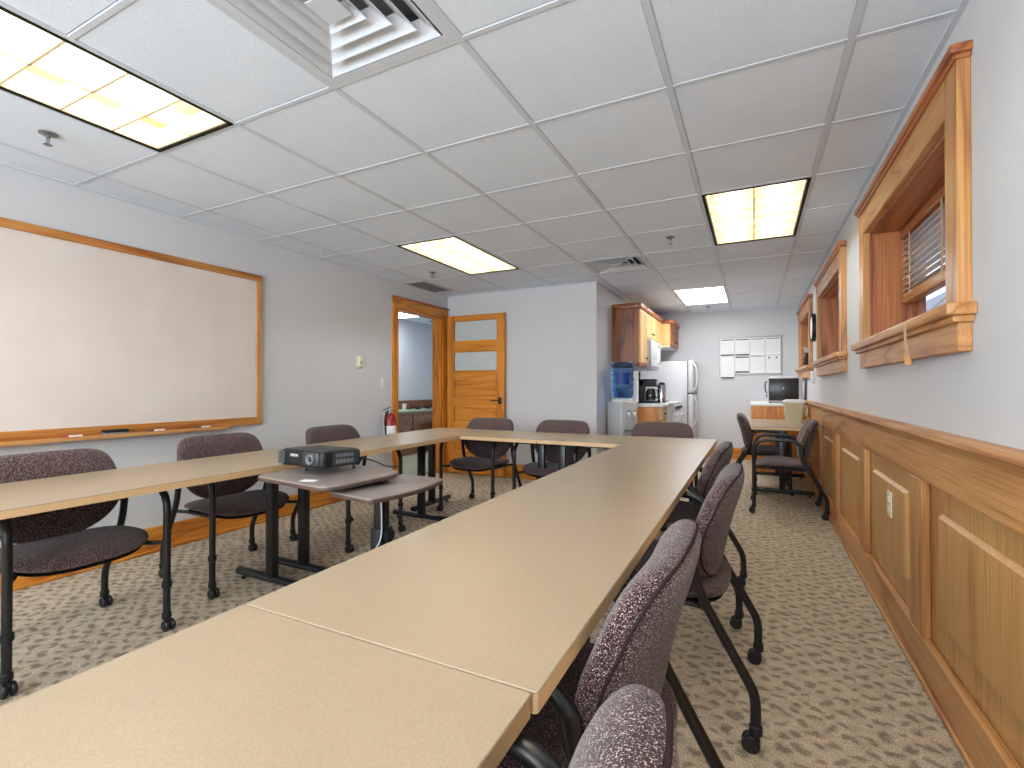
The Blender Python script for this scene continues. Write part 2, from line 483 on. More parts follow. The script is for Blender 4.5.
for c in ST[:-1]:
    y0, y1 = c+.076, c+1.06-.076
    # raised field with bevelled shoulders
    bb = bmesh.new()
    x_in, x_out = XR-.0095, XR-.026
    ya, yb, za, zb = y0+.125, y1-.125, .285, .668
    sh = .012
    v = [bb.verts.new(p) for p in ((x_in, ya, za), (x_in, yb, za), (x_in, yb, zb), (x_in, ya, zb), (x_out, ya+sh, za+sh), (x_out, yb-sh, za+sh), (x_out, yb-sh, zb-sh), (x_out, ya+sh, zb-sh))]
    bb.faces.new(v[4:]); bb.faces.new(v[:4])
    for k in range(4): bb.faces.new((v[k], v[(k+1) % 4], v[4+(k+1) % 4], v[4+k]))
    bmesh.ops.recalc_face_normals(bb, faces=bb.faces[:]); b._merge(bb)
struct(b, 'raised_panel', M['panel'], wain)

# ------------------------------------------------------------------ windows in the right wall
def window(n, y0, y1, blind):
    xi = XR+.205          # plane of the sash
    b = MB()              # casing (side boards and head), stands proud of the wall
    b.box(XR-.036, XR, y0-.11, y0, WZ0, WZ1+.145, .003, 1); b.box(XR-.036, XR, y1, y1+.11, WZ0, WZ1+.145, .003, 1)
    wn = struct(b, 'window_%d' % n, M['oak_z'])
    b = MB(); b.box(XR-.034, XR, y0, y1, WZ1, WZ1+.145, .003, 1); struct(b, 'head_casing', M['oak_y'], wn)
    b = MB(); b.box(XR-.056, XR, y0-.13, y1+.13, WZ1+.145, WZ1+.175, .006, 2); b.box(XR-.046, XR, y0-.12, y1+.12, WZ1+.130, WZ1+.146, .004, 1)
    struct(b, 'crown_moulding', M['reveal_y'], wn)
    b = MB(); b.box(XR-.075, XR-.0005, y0-.15, y1+.15, WZ0-.035, WZ0+.004, .006, 2); b.box(XR-.001, XR+.205, y0+.001, y1-.001, WZ0-.0005, WZ0+.004)
    b.box(XR-.055, XR, y0-.13, y1+.13, WZ0-.055, WZ0-.034, .005, 2)
    struct(b, 'window_sill', M['oak_y'], wn)
    b = MB(); b.box(XR-.036, XR, y0-.11, y1+.11, WZ0-.145, WZ0-.054, .003, 1); struct(b, 'apron', M['oak_y'], wn)
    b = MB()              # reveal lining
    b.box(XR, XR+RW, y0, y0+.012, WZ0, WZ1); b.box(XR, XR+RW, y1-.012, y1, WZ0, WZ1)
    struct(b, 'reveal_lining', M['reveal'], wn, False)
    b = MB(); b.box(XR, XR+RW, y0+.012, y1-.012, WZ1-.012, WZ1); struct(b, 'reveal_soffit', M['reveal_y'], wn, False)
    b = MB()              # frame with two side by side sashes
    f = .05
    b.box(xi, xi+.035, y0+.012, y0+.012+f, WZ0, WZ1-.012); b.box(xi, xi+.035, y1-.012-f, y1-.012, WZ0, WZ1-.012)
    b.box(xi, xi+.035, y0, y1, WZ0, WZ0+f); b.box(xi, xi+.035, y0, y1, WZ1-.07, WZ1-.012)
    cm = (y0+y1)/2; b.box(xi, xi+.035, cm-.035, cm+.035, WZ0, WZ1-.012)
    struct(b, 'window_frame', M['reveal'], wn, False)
    b = MB(); b.box(xi+.016, xi+.020, y0+.05, y1-.05, WZ0+.04, WZ1-.06); struct(b, 'pane', M['glass'], wn, False)
window(1, *WINY[0], True); window(2, *WINY[1], True); window(3, *WINY[2], False)
# outdoors beyond the windows
b = MB(); b.box(XR+.3, 14, -6, 16, .55, .6); struct(b, 'ground_outside', M['snow'], smooth=False)
b = MB()
for k in range(11): b.box(2.6, 2.66, -6, 18, .6+k*.18, .6+k*.18+.175, .01, 1)
struct(b, 'wall_neighbour', M['siding'], smooth=False)

def blind(y0, y1, label, zbot):
    t = thing('window_blind', label, 'blind', (XR+.165, 0, 0))
    b = MB(); b.box(-.03, .03, y0+.02, y1-.02, WZ1-.065, WZ1-.014, .004); b.build('headrail', M['reveal_y'], t)
    n = 9
    b = MB()
    zt = WZ1-.085; zb_ = zbot+.045
    for k in range(n):
        z = zt + (zb_-zt)*k/(n-1)
        b.box(-.024, .024, y0+.025, y1-.025, -.0015, .0015, mat=Matrix.Translation((0, 0, z)) @ Matrix.Rotation(math.radians(-12), 4, 'Y'))
    b.build('slat', M['blind'], t, False)
    b = MB(); b.box(-.026, .026, y0+.025, y1-.025, zbot-.03, zbot+.022, .006); b.build('bottom_rail', M['oak_y'], t)
    for yy in (y0+.18, (y0+y1)/2, y1-.18):
        b = MB(); b.box(-.027, -.025, yy-.012, yy+.012, zbot, WZ1-.06); b.build('ladder_tape', M['cord'], t, False)
    return t
bl = blind(*WINY[0], 'half-raised wooden blind with two pull tassels, in the nearest window', 1.615)
# pull cords over the sill with two wooden tassels
b = MB()
yy = 2.36
b.tube([(-.03, yy, WZ1-.05), (-.055, yy, 1.6), (-.10, yy-.01, 1.48), (-.19, yy, WZ0+.012), (-.245, yy, WZ0+.006), (-.247, yy, 1.30), (-.235, yy, 1.235)], .0016, 6, fil=.03)
b.tube([(-.03, yy+.03, WZ1-.05), (-.055, yy+.03, 1.6), (-.10, yy+.04, 1.48), (-.19, yy+.03, WZ0+.012), (-.245, yy+.03, WZ0+.006), (-.247, yy+.02, 1.30), (-.24, yy+.02, 1.25)], .0016, 6, fil=.03)
b.build('pull_cord', M['cord'], bl)
for dy, z in ((0, 1.205), (.03, 1.222)):
    b = MB(); b.lathe([(0, .034), (.005, .034), (.006, .026), (.013, .004), (.014, 0), (.012, -.003), (0, -.003)], 16, Matrix.Translation((-.238, yy+dy, z))); b.build('tassel', M['oak_z'], bl)

# ------------------------------------------------------------------ door, casing, hall
b = MB(); cw = .095
b.box(XL, XL+.02, DY0-cw, DY0, 0, DH, .003, 1); b.box(XL, XL+.02, DY1, DY1+cw+.02, 0, DH, .003, 1)
b.box(XL-LW-.005, XL+.001, DY0-.001, DY0+.018, 0, DH); b.box(XL-LW-.005, XL+.001, DY1-.018, DY1+.001, 0, DH)
b.box(XL-.07, XL-.05, DY0+.018, DY0+.03, 0, DH-.018); b.box(XL-.07, XL-.05, DY1-.03, DY1-.018, 0, DH-.018)
b.box(XL-LW-.02, XL-LW, DY0-cw, DY0, 0, DH); b.box(XL-LW-.02, XL-LW, DY1, DY1+cw, 0, DH)
dcase = struct(b, 'door_1', M['hon_z'])
b = MB(); b.box(XL, XL+.022, DY0-cw-.005, DY1+cw+.02, DH, DH+.11, .003, 1); b.box(XL-LW-.005, XL+.001, DY0, DY1, DH-.018, DH)
b.box(XL-LW-.02, XL-LW, DY0-cw, DY1+cw, DH, DH+.1)
struct(b, 'head_casing', M['hon_y'], dcase)
b = MB(); b.box(XL, XL+.038, DY0-cw-.02, YE-.002, DH+.108, DH+.128, .005, 2); struct(b, 'crown_moulding', M['reveal_y'], dcase)

dl = thing('door', 'open honey oak door with two frosted panes above wooden panels', 'door', (XL+.045, YE-.075, .012))
dw, dh, dt = .845, 2.035, .04
rails = [(0, .26), (.445, .485), (.615, .66), (.835, .875), (.965, 1.005), (1.17, 1.245), (1.50, 1.585), (1.955-.0, dh)]
zs_open = [(.27, .46), (.51, .645), (.665+.0, .0)]
# openings bottom to top: three plain panels, one wide panel, two panes
ops = [(.25, .455), (.53, .64), (.655, .865), (.965, 1.20), (1.305, 1.56), (1.69, 1.965)]
ops = [(.275, .475), (.555, .86-.21), (.64+.01, .865), (.975, 1.21), (1.315, 1.565), (1.695, 1.97)]
ops = [(.29, .475), (.65, .868), (.98, 1.212), (1.315, 1.568), (1.70, 1.968)]
sw = .105
b = MB(); b.box(0, sw, 0, dt, 0, dh, .002, 1); b.box(dw-sw, dw, 0, dt, 0, dh, .002, 1)
b.build('stile', M['hon_z'], dl)
b = MB(); e = 0
for z0, z1 in ops + [(dh, dh)]:
    if z0 > e: b.box(sw, dw-sw, .001, dt-.001, e, z0, .002, 1)
    e = z1
b.build('rail', M['hon_x'], dl)
for z0, z1 in ops[:3]:
    b = MB(); b.box(sw, dw-sw, .020, dt-.010, z0, z1); b.box(sw+.035, dw-sw-.035, .012, .021, z0+.035, z1-.035, .008, 1)
    b.build('panel', M['hon_x'], dl)
    b = MB(); b.tube([(sw+.005, .008, z0+.005), (dw-sw-.005, .008, z0+.005), (dw-sw-.005, .008, z1-.005), (sw+.005, .008, z1-.005)], .0065, 6, True); b.build('panel_bead', M['bead_lit'], dl)
for z0, z1 in ops[3:]:
    b = MB(); b.box(sw, dw-sw, .017, dt-.017, z0, z1); p = b.build('pane', M['frost'], dl)
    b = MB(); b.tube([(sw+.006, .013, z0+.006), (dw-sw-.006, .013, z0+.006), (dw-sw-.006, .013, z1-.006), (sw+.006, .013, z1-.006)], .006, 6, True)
    b.build('glazing_bead', M['bead_lit'], dl)
b = MB(); b.box(dw-.085, dw-.035, -.008, 0, .90, .955+.03, .003)
b.tube([(dw-.06, -.008, .945), (dw-.06, -.05, .945), (dw-.17, -.05, .945)], .008, 8, fil=.012)
b.build('handle', M['blackp'], dl)

# the hall beyond the door
b = MB(); b.box(-9.2, XL-LW, 3.6, 9.4, -.02, 0); struct(b, 'floor_hall', M['hallfloor'], smooth=False)
b = MB(); b.box(-9.2, XL-LW, 3.6, 9.4, H, H+.05); struct(b, 'ceiling_hall', M['ceil'], smooth=False)
b = MB(); b.box(-5.75, -5.6, 3.4, 9.4, 0, H); b.box(-5.6, XL-LW, 9.2, 9.4, 0, H); b.box(-5.6, XL-LW, 3.4, 3.6, 0, H); struct(b, 'wall_hall', M['wall_hall'], smooth=False)
t = thing('hall_light', 'bright ceiling light seen through the open doorway', 'light', (-5.15, 5.95, H-.001))
b = MB(); b.box(-.3, .3, -.6, .6, -.03, 0, .004); b.build('frame', M['tbar'], t)
b = MB(); b.box(-.27, .27, -.57, .57, -.036, -.03); b.build('lens', M['lens'], t)
t = thing('hall_vent', 'round grey air vent on the hall ceiling through the doorway', 'vent', (-5.15, 7.35, H-.001))
b = MB(); b.lathe([(.17, 0), (.165, -.012), (.11, -.02), (.10, -.008), (.06, -.03), (0, -.032)], 28); b.build('louver_rings', M['grey'], t)
hc = thing('hall_counter', 'green topped counter with wooden front seen through the doorway', 'counter', (-5.58, 7.0, 0))
b = MB(); b.box(0, .5, -1.6, 1.6, .70, .735, .004); b.build('worktop', M['greenc'], hc)
b = MB(); b.box(.02, .46, -1.55, 1.55, .0, .70); b.box(.46, .475, -1.5, -.5, .05, .66, .004, 1); b.box(.46, .475, -.46, .5, .05, .66, .004, 1); b.box(.46, .475, .54, 1.5, .05, .66, .004, 1)
b.build('cabinet_front', M['rustw'], hc)
b = MB(); b.box(0, .018, -1.6, 1.6, .735, .87); b.box(0, .03, -1.6, 1.6, .87, .885); b.build('backsplash', M['rustw'], hc)
for y, z, w_, m, nm, lb in ((6.62, .735, .07, 'whitep', 'paper_cup', 'white cup on the green counter through the doorway'),):
    b = MB(); b.lathe([(.028, 0), (.04, .1), (.042, .1), (.042, .104), (0, .104)], 20, Matrix.Translation((-5.36, y, z)))
    tag(b.build(nm, M[m]), lb, 'cup')
tr = thing('cable_tangle', 'black cords and adapters lying on the green counter through the doorway', 'cords', (-5.3, 7.05, .735))
b = MB()
for k in range(5):
    y = -.3+.14*k; p = [(random.uniform(-.1, .1), y+random.uniform(-.12, .12), .012+random.uniform(0, .05)) for _ in range(6)]
    b.tube(p, .007, 6, fil=.03)
b.box(-.03, .03, -.18, -.08, 0, .035, .004); b.box(-.04, .03, .12, .2, 0, .04, .004); b.build('cord', M['blackp'], tr)
sb = thing('storage_bin', 'pale blue bin on the hall floor under the dark counter', 'bin', (-4.93, 7.2, 0))
b = MB(); b.prism(rrect(-.14, .14, -.2, .2, .03), 0, .36, .01); b.build('body', plain('pale_blue', (150, 178, 200), .5), sb)
b = MB(); b.prism(rrect(-.15, .15, -.21, .21, .03), .36, .40, .008); b.prism(rrect(-.11, .11, -.17, .17, .03), .40, .52, .03); b.build('lid', M['blackp'], sb)

# ------------------------------------------------------------------ ceiling fixtures
def louver_light(x0, x1, y0, y1, label):
    t = thing('ceiling_light', label, 'light', ((x0+x1)/2, (y0+y1)/2, H), 0, 'louvred ceiling lights')
    hx, hy = (x1-x0)/2-.008, (y1-y0)/2-.008
    b = MB()
    o = .016
    for q in ((-hx, hx, -hy, -hy+o), (-hx, hx, hy-o, hy), (-hx, -hx+o, -hy, hy), (hx-o, hx, -hy, hy)): b.box(*q, -.006, .012)
    b.build('frame', M['gap'], t, False)
    b = MB(); d = .115
    b.box(-hx, hx, -hy, hy, d, d+.004)
    for q in ((-hx, hx, -hy-.002, -hy), (-hx, hx, hy, hy+.002), (-hx-.002, -hx, -hy, hy), (hx, hx+.002, -hy, hy)): b.box(*q, 0, d)
    b.build('housing', M['louver'], t, False)
    b = MB()      # louver: one long divider, parabolic cross blades
    ix, iy = hx-.02, hy-.02
    nx, ny = 2, 6
    def blade(ax, c, half):
        # wedge: wide at the top, thin at the bottom
        wt, wb, zt, zb = .020, .0048, .078, .000
        if ax == 'x': pts = [(c-wb, zb), (c+wb, zb), (c+wt*.45, zt*.5), (c+wt, zt), (c-wt, zt), (c-wt*.45, zt*.5)]; mat = Matrix(((1, 0, 0, 0), (0, 0, 1, 0), (0, 1, 0, 0), (0, 0, 0, 1)))
        else: pts = [(c-wb, zb), (c+wb, zb), (c+wt*.45, zt*.5), (c+wt, zt), (c-wt, zt), (c-wt*.45, zt*.5)]; mat = Matrix(((0, 0, 1, 0), (1, 0, 0, 0), (0, 1, 0, 0), (0, 0, 0, 1)))
        b.prism(pts, -half, half, mat=mat)
    for k in range(0, nx+1): blade('x', -ix+2*ix*k/nx, iy)
    for k in range(0, ny+1): blade('y', -iy+2*iy*k/ny, ix)
    b.build('louver', M['louver'], t)
    for k in range(nx):
        c = -ix+2*ix*(k+.5)/nx
        b = MB(); b.tube([(c, -hy+.03, .095), (c, hy-.03, .095)], .013, 10); b.build('lamp_tube', M['tube'], t)
    return t
lbl = ['nearest louvred ceiling light, cut by the top left corner of the picture', 'louvred ceiling light in front of the open door', 'louvred ceiling light beside the windows, over the right aisle',
       '', 'louvred ceiling light over the near end of the window wall', 'unseen louvred ceiling light added behind the camera by the whiteboard wall', 'unseen louvred ceiling light added behind the camera by the window wall']
for f, l in zip(fixtures, lbl):
    if f[0] == 'louver': louver_light(*f[1:], l)
_, x0, x1, y0, y1 = fixtures[3]
t = thing('ceiling_light', 'bright flat white ceiling light panel over the kitchen', 'light', ((x0+x1)/2, (y0+y1)/2, H))
hx, hy = (x1-x0)/2-.008, (y1-y0)/2-.008
b = MB()
for q in ((-hx, hx, -hy, -hy+.02), (-hx, hx, hy-.02, hy), (-hx, -hx+.02, -hy, hy), (hx-.02, hx, -hy, hy)): b.box(*q, -.006, .03)
b.box(-hx, hx, -hy, hy, .03, .034)
b.build('frame', M['tbar'], t, False)
b = MB(); b.box(-hx+.02, hx-.02, -hy+.02, hy-.02, 0, .012); b.build('lens', M['lens'], t, False)

def diffuser(x0, x1, y0, y1, label, nstep=4):
    t = thing('ceiling_vent', label, 'vent', ((x0+x1)/2, (y0+y1)/2, H), 0)
    h = (x1-x0)/2-.014
    b = MB()
    def ring(r0, z0, r1, z1, th=.004):
        bb = bmesh.new(); V = []
        for r, z in ((r0, z0), (r1, z1), (r1-.001, z1+th), (r0-.001, z0+th)):
            V.append([bb.verts.new((sx*r, sy*r, z)) for sx, sy in ((-1, -1), (1, -1), (1, 1), (-1, 1))])
        for a, c in ((0, 1), (1, 2), (2, 3), (3, 0)):
            for k in range(4): bb.faces.new((V[a][k], V[a][(k+1) % 4], V[c][(k+1) % 4], V[c][k]))
        bmesh.ops.recalc_face_normals(bb, faces=bb.faces[:]); b._merge(bb)
    ring(h+.004, -.003, h-.028, -.003)
    for k in range(nstep):
        r = h-.035 - k*(h-.06)/nstep
        ring(r, -.004, r-.050, .034)
    b.box(-.05, .05, -.05, .05, -.004, .0)
    b.build('louver_rings', M['tbar'], t, False)
    b = MB(); hh_ = h+.002
    b.box(-hh_, hh_, -hh_, hh_, .075, .079)
    for q in ((-hh_, hh_, -hh_-.003, -hh_), (-hh_, hh_, hh_, hh_+.003), (-hh_-.003, -hh_, -hh_, hh_), (hh_, hh_+.003, -hh_, hh_)): b.box(*q, .0, .077)
    b.build('plenum_box', M['grey'], t, False)
    return t
diffuser(gx(3), gx(2), gy(-1), gy(0), 'large square stepped air vent at the top edge, beside the nearest light')
diffuser(gx(3), gx(2), gy(5), gy(6), 'small looking square air vent above the wall corner by the kitchen')
t = thing('return_grille', 'flat grey return air grille in the ceiling just before the doorway', 'vent', ((XL+gx(6))/2, (gy(5)+gy(6))/2, H))
hx, hy = (gx(6)-XL)/2-.012, T/2-.014
b = MB()
for q in ((-hx, hx, -hy, -hy+.015), (-hx, hx, hy-.015, hy), (-hx, -hx+.015, -hy, hy), (hx-.015, hx, -hy, hy)): b.box(*q, -.008, -.001)
b.build('frame', M['lgrey'], t, False)
b = MB()
for k in range(22): b.box(-hx+.015, hx-.015, -hy+.02+k*(2*hy-.04)/22, -hy+.032+k*(2*hy-.04)/22, -.006, -.001)
b.build('grille', M['grey'], t, False)

def sprinkler():
    t = thing('sprinkler_head', '', 'sprinkler', (0, 0, 0), 0, 'ceiling sprinklers')
    b = MB(); b.lathe([(.036, 0), (.036, -.004), (.02, -.010), (.012, -.012), (.012, 0)], 20); b.build('escutcheon', M['steel'], t)
    b = MB(); b.lathe([(.009, -.01), (.009, -.022), (.006, -.024), (0, -.024)], 12)
    b.tube([(-.006, 0, -.022), (-.014, 0, -.036), (-.003, 0, -.052)], .003, 6); b.tube([(.006, 0, -.022), (.014, 0, -.036), (.003, 0, -.052)], .003, 6)
    b.build('frame_arm', M['steel'], t)
    b = MB(); b.lathe([(.0, -.050), (.017, -.052), (.019, -.055), (0, -.056)], 16); b.build('deflector', M['steel'], t)
    return t
sp = sprinkler(); sp.location = (-3.011, 1.077, H-.003); sp['label'] = 'ceiling sprinkler head beside the nearest light, above the whiteboard'
dup(sp, (-3.02, 4.183, H-.003), 0, 'ceiling sprinkler head near the doorway, beyond the second light')
dup(sp, (-.60, 4.066, H-.003), 0, 'ceiling sprinkler head left of the light over the right aisle')
dup(sp, (-.608, 7.80, H-.003), 0, 'tiny ceiling sprinkler head beyond the flat white light panel')

# ------------------------------------------------------------------ whiteboard and wall items
YW0, YW1, ZW0, ZW1 = .23, 2.66, .815, 2.035
wb = thing('whiteboard', 'long oak framed whiteboard with a marker tray on the left wall', 'whiteboard', (XL, (YW0+YW1)/2, ZW0))
hw, hh = (YW1-YW0)/2, ZW1-ZW0
b = MB(); b.box(.001, .014, -hw+.03, hw-.03, .03, hh-.03); b.build('panel', M['board'], wb, False)
b = MB(); f = .05
b.box(0, .028, -hw, hw, hh-f, hh, .003, 1); b.box(0, .028, -hw, hw, 0, f+.012, .003, 1); b.build('frame_rail', M['frame_y'], wb)
for q in ((-hw, -hw+f), (hw-f, hw)):
    b = MB(); b.box(0, .0275, *q, f, hh-f, .003, 1); b.build('frame_stile', M['oak_z'], wb)
b = MB(); b.prism([(.028, -hw+.02), (.095, -hw+.05), (.095, hw-.33), (.028, hw-.27)], -.012, .006, .003); b.box(.088, .096, -hw+.05, hw-.33, .0, .012, .002, 1)
b.build('marker_tray', M['oak_y'], wb)
TZ = ZW0+.0065
er = thing('eraser', 'black felt eraser lying on the whiteboard tray', 'eraser', (XL+.058, 1.62, TZ))
b = MB(); b.box(-.026, .026, -.065, .065, .014, .032, .006); b.build('grip', M['blackp'], er)
b = MB(); b.box(-.024, .024, -.063, .063, 0, .014, .002); b.build('felt', M['grey'], er)
def marker(y, capc, label):
    t = thing('marker', label, 'marker', (XL+.066, y, TZ+.0075), random.uniform(-.08, .08), 'dry-erase markers on the tray')
    R = Matrix.Rotation(PI/2, 4, 'X')
    b = MB(); b.lathe([(.0, -.05), (.0065, -.05), (.0075, -.047), (.0075, .022), (0, .022)], 14, R); b.build('barrel', M['whitep'], t)
    b = MB(); b.lathe([(.0, .018), (.0078, .018), (.0078, .05), (.006, .058), (0, .058)], 14, R); b.build('cap', plain('cap_'+str(len(bpy.data.materials)), capc, .4), t)
marker(1.40, (190, 60, 50), 'red capped marker on the tray left of the eraser')
marker(1.85, (40, 44, 60), 'dark capped marker on the tray just right of the eraser')
marker(2.16, (70, 40, 30), 'marker at the far right end of the whiteboard tray')

t = thing('thermostat', 'ivory thermostat on the left wall above the chairs', 'thermostat', (XL, 3.79, 1.38))
b = MB(); b.box(0, .008, -.042, .042, -.062, .062, .003); b.build('backplate', M['ivory'], t)
b = MB(); b.box(.008, .030, -.034, .034, -.052, .052, .006); b.build('cover', M['ivory'], t)
b = MB(); b.box(.030, .034, -.02, .0, -.01, .01, .001); b.build('dial', M['grey'], t)
t = thing('light_switch', 'white light switch plate on the wall beside the door casing', 'switch', (XL, 4.15, 1.165))
b = MB(); b.box(0, .006, -.037, .037, -.06, .06, .003); b.build('plate', M['whitep'], t)
b = MB(); b.box(.006, .016, -.006, .006, -.012, .012, .002); b.build('toggle', M['lgrey'], t)
# fire extinguisher
t = thing('fire_extinguisher', 'red fire extinguisher with a white label hanging beside the door casing', 'extinguisher', (XL+.075, 4.175, .50))
b = MB(); b.lathe([(0, 0), (.060, 0), (.064, .01), (.064, .27), (.05, .305), (.024, .325), (.018, .335), (0, .335)], 28); b.build('cylinder', M['red'], t)
b = MB(); b.lathe([(.0645, .06), (.0655, .06), (.0655, .2), (.0645, .2)], 28); b.build('paper_label', M['paper'], t)
b = MB(); b.lathe([(0, .33), (.016, .33), (.016, .365), (0, .365)], 16); b.build('valve', M['chrome'], t)
b = MB(); b.box(-.008, .008, -.02, .10, .385, .392, .002, mat=Matrix.Rotation(math.radians(14), 4, 'X')); b.box(-.008, .008, -.02, .09, .352, .36, .002); b.build('lever', M['blackp'], t)
b = MB(); b.tube([(0, -.01, .35), (0, -.05, .36), (0, -.085, .30), (0, -.075, .12), (0, -.07, .06)], .009, 8, fil=.04); b.build('hose', M['blackp'], t)
b = MB(); b.box(-.075, -.05, -.03, .03, .1, .34, .004); b.build('bracket', M['lgrey'], t)
# outlet on the wainscot
t = thing('wall_outlet', 'ivory outlet plate on the second wainscot panel', 'outlet', (XR-.0265, 2.885, .56))
b = MB(); b.box(-.006, 0, -.037, .037, -.06, .06, .002); b.build('plate', M['ivory'], t)
for z in (-.024, .024):
    b = MB(); b.box(-.010, -.006, -.016, .016, z-.014, z+.014, .003); b.build('socket', M['ivory'], t)
# wall clock seen edge on, switch plate below
t = thing('wall_clock', 'round wall clock seen edge-on between the two farther windows', 'clock', (XR, 6.30, 1.78))
R = Matrix.Rotation(-PI/2, 4, 'Y')
b = MB(); b.lathe([(0, 0), (.155, 0), (.155, .03), (.150, .04), (.142, .04), (.142, .022), (0, .022)], 40, R); b.build('case', M['blackp'], t)
b = MB(); b.lathe([(0, .023), (.140, .023), (.12, .036), (.0, .046)], 40, R); b.build('dial', M['paper'], t)
t = thing('wall_box', 'small white box on the wall below the clock', 'switch', (XR, 6.40, 1.23))
b = MB(); b.box(-.035, 0, -.045, .045, -.07, .07, .006); b.build('housing', M['whitep'], t)
b = MB(); b.box(-.04, -.035, -.02, .02, -.03, .03, .002); b.build('button', M['lgrey'], t)

# ------------------------------------------------------------------ training tables
TOPZ, TH = .715, .030
def t_leg(along, label=None):
    """a post and a foot; the foot runs along 'x' or 'y'; both join at local (0,0)"""
    b = MB(); b.box(-.028, .028, -.022, .022, .05, TOPZ-TH-.012, .004, 2)
    b2 = MB()
    L = .285
    if along == 'x':
        b2.tube([(-L, 0, .043), (L, 0, .043)], .022, 12, rx=.026); ends = ((-L+.04, 0), (L-.04, 0)); pl = (-.22, .22, -.035, .035)
    else:
        b2.tube([(0, -L, .043), (0, L, .043)], .022, 12, rx=.026); ends = ((0, -L+.04), (0, L-.04)); pl = (-.035, .035, -.22, .22)
    for x, y in ends: b2.lathe([(0, 0), (.014, 0), (.014, .012), (.006, .016), (.006, .024), (0, .024)], 12, Matrix.Translation((x, y, 0)))
    b.box(*pl, TOPZ-TH-.014, TOPZ-TH-.001)
    return b, b2
def table(x0, x1, y0, y1, legs, label, along, group='tan training tables set in a U'):
    ox, oy = (x0+x1)/2, (y0+y1)/2
    t = thing('training_table', label, 'table', (ox, oy, 0), 0, group)
    b = MB(); b.prism(rrect(x0-ox, x1-ox, y0-oy, y1-oy, .006, 3), TOPZ-.004, TOPZ, .0015, 1); b.build('tabletop', M['top'], t)
    b = MB(); b.prism(rrect(x0-ox+.0005, x1-ox-.0005, y0-oy+.0005, y1-oy-.0005, .006, 3), TOPZ-TH, TOPZ-.004); b.build('edge_band', M['edge'], t)
    for lx, ly, al in legs:
        p, f = t_leg(al)
        l = p.build('leg', M['black'], t); l.location = (lx-ox, ly-oy, 0)
        q = f.build('foot', M['black'], l)
    b = MB()
    if along == 'y': b.box(-.02, .02, y0-oy+.15, y1-oy-.15, TOPZ-TH-.045, TOPZ-TH-.001)
    else: b.box(x0-ox+.12, x1-ox-.12, -.02, .02, TOPZ-TH-.045, TOPZ-TH-.001)
    b.build('underframe', M['black'], t)
    return t
g = .0012
table(-2.815, -2.198, .12, 1.955-g, [(-2.43, 1.848, 'x'), (-2.5, .30, 'x')], 'long tan table on the left, nearest part below the whiteboard', 'y')
table(-2.815, -2.198, 1.955+g, 3.43-g, [(-2.43, 2.062, 'x'), (-2.5, 3.31, 'x')], 'tan table on the left behind the projector cart', 'y')
table(-2.815, -1.50-g, 3.43+g, 4.035, [(-2.70, 3.735, 'y'), (-1.585, 3.735, 'y')], 'tan table across the far end in front of the open door', 'x')
table(-1.50+g, -.850-g, 3.43+g, 4.035, [(-1.40, 3.735, 'y'), (-.93, 3.735, 'y')], 'short tan table across the far end next to the long right table', 'x')
table(-.848, -.256, .587+g, 4.06, [(-.552, .75, 'x'), (-.552, 3.88, 'x')], 'long tan table running down the right side, largest in the picture', 'y')
table(-.848, -.262, -1.25, .587-g, [(-.552, .42, 'x'), (-.552, -1.0, 'x')], 'tan table in the foreground at the bottom edge of the picture', 'y')

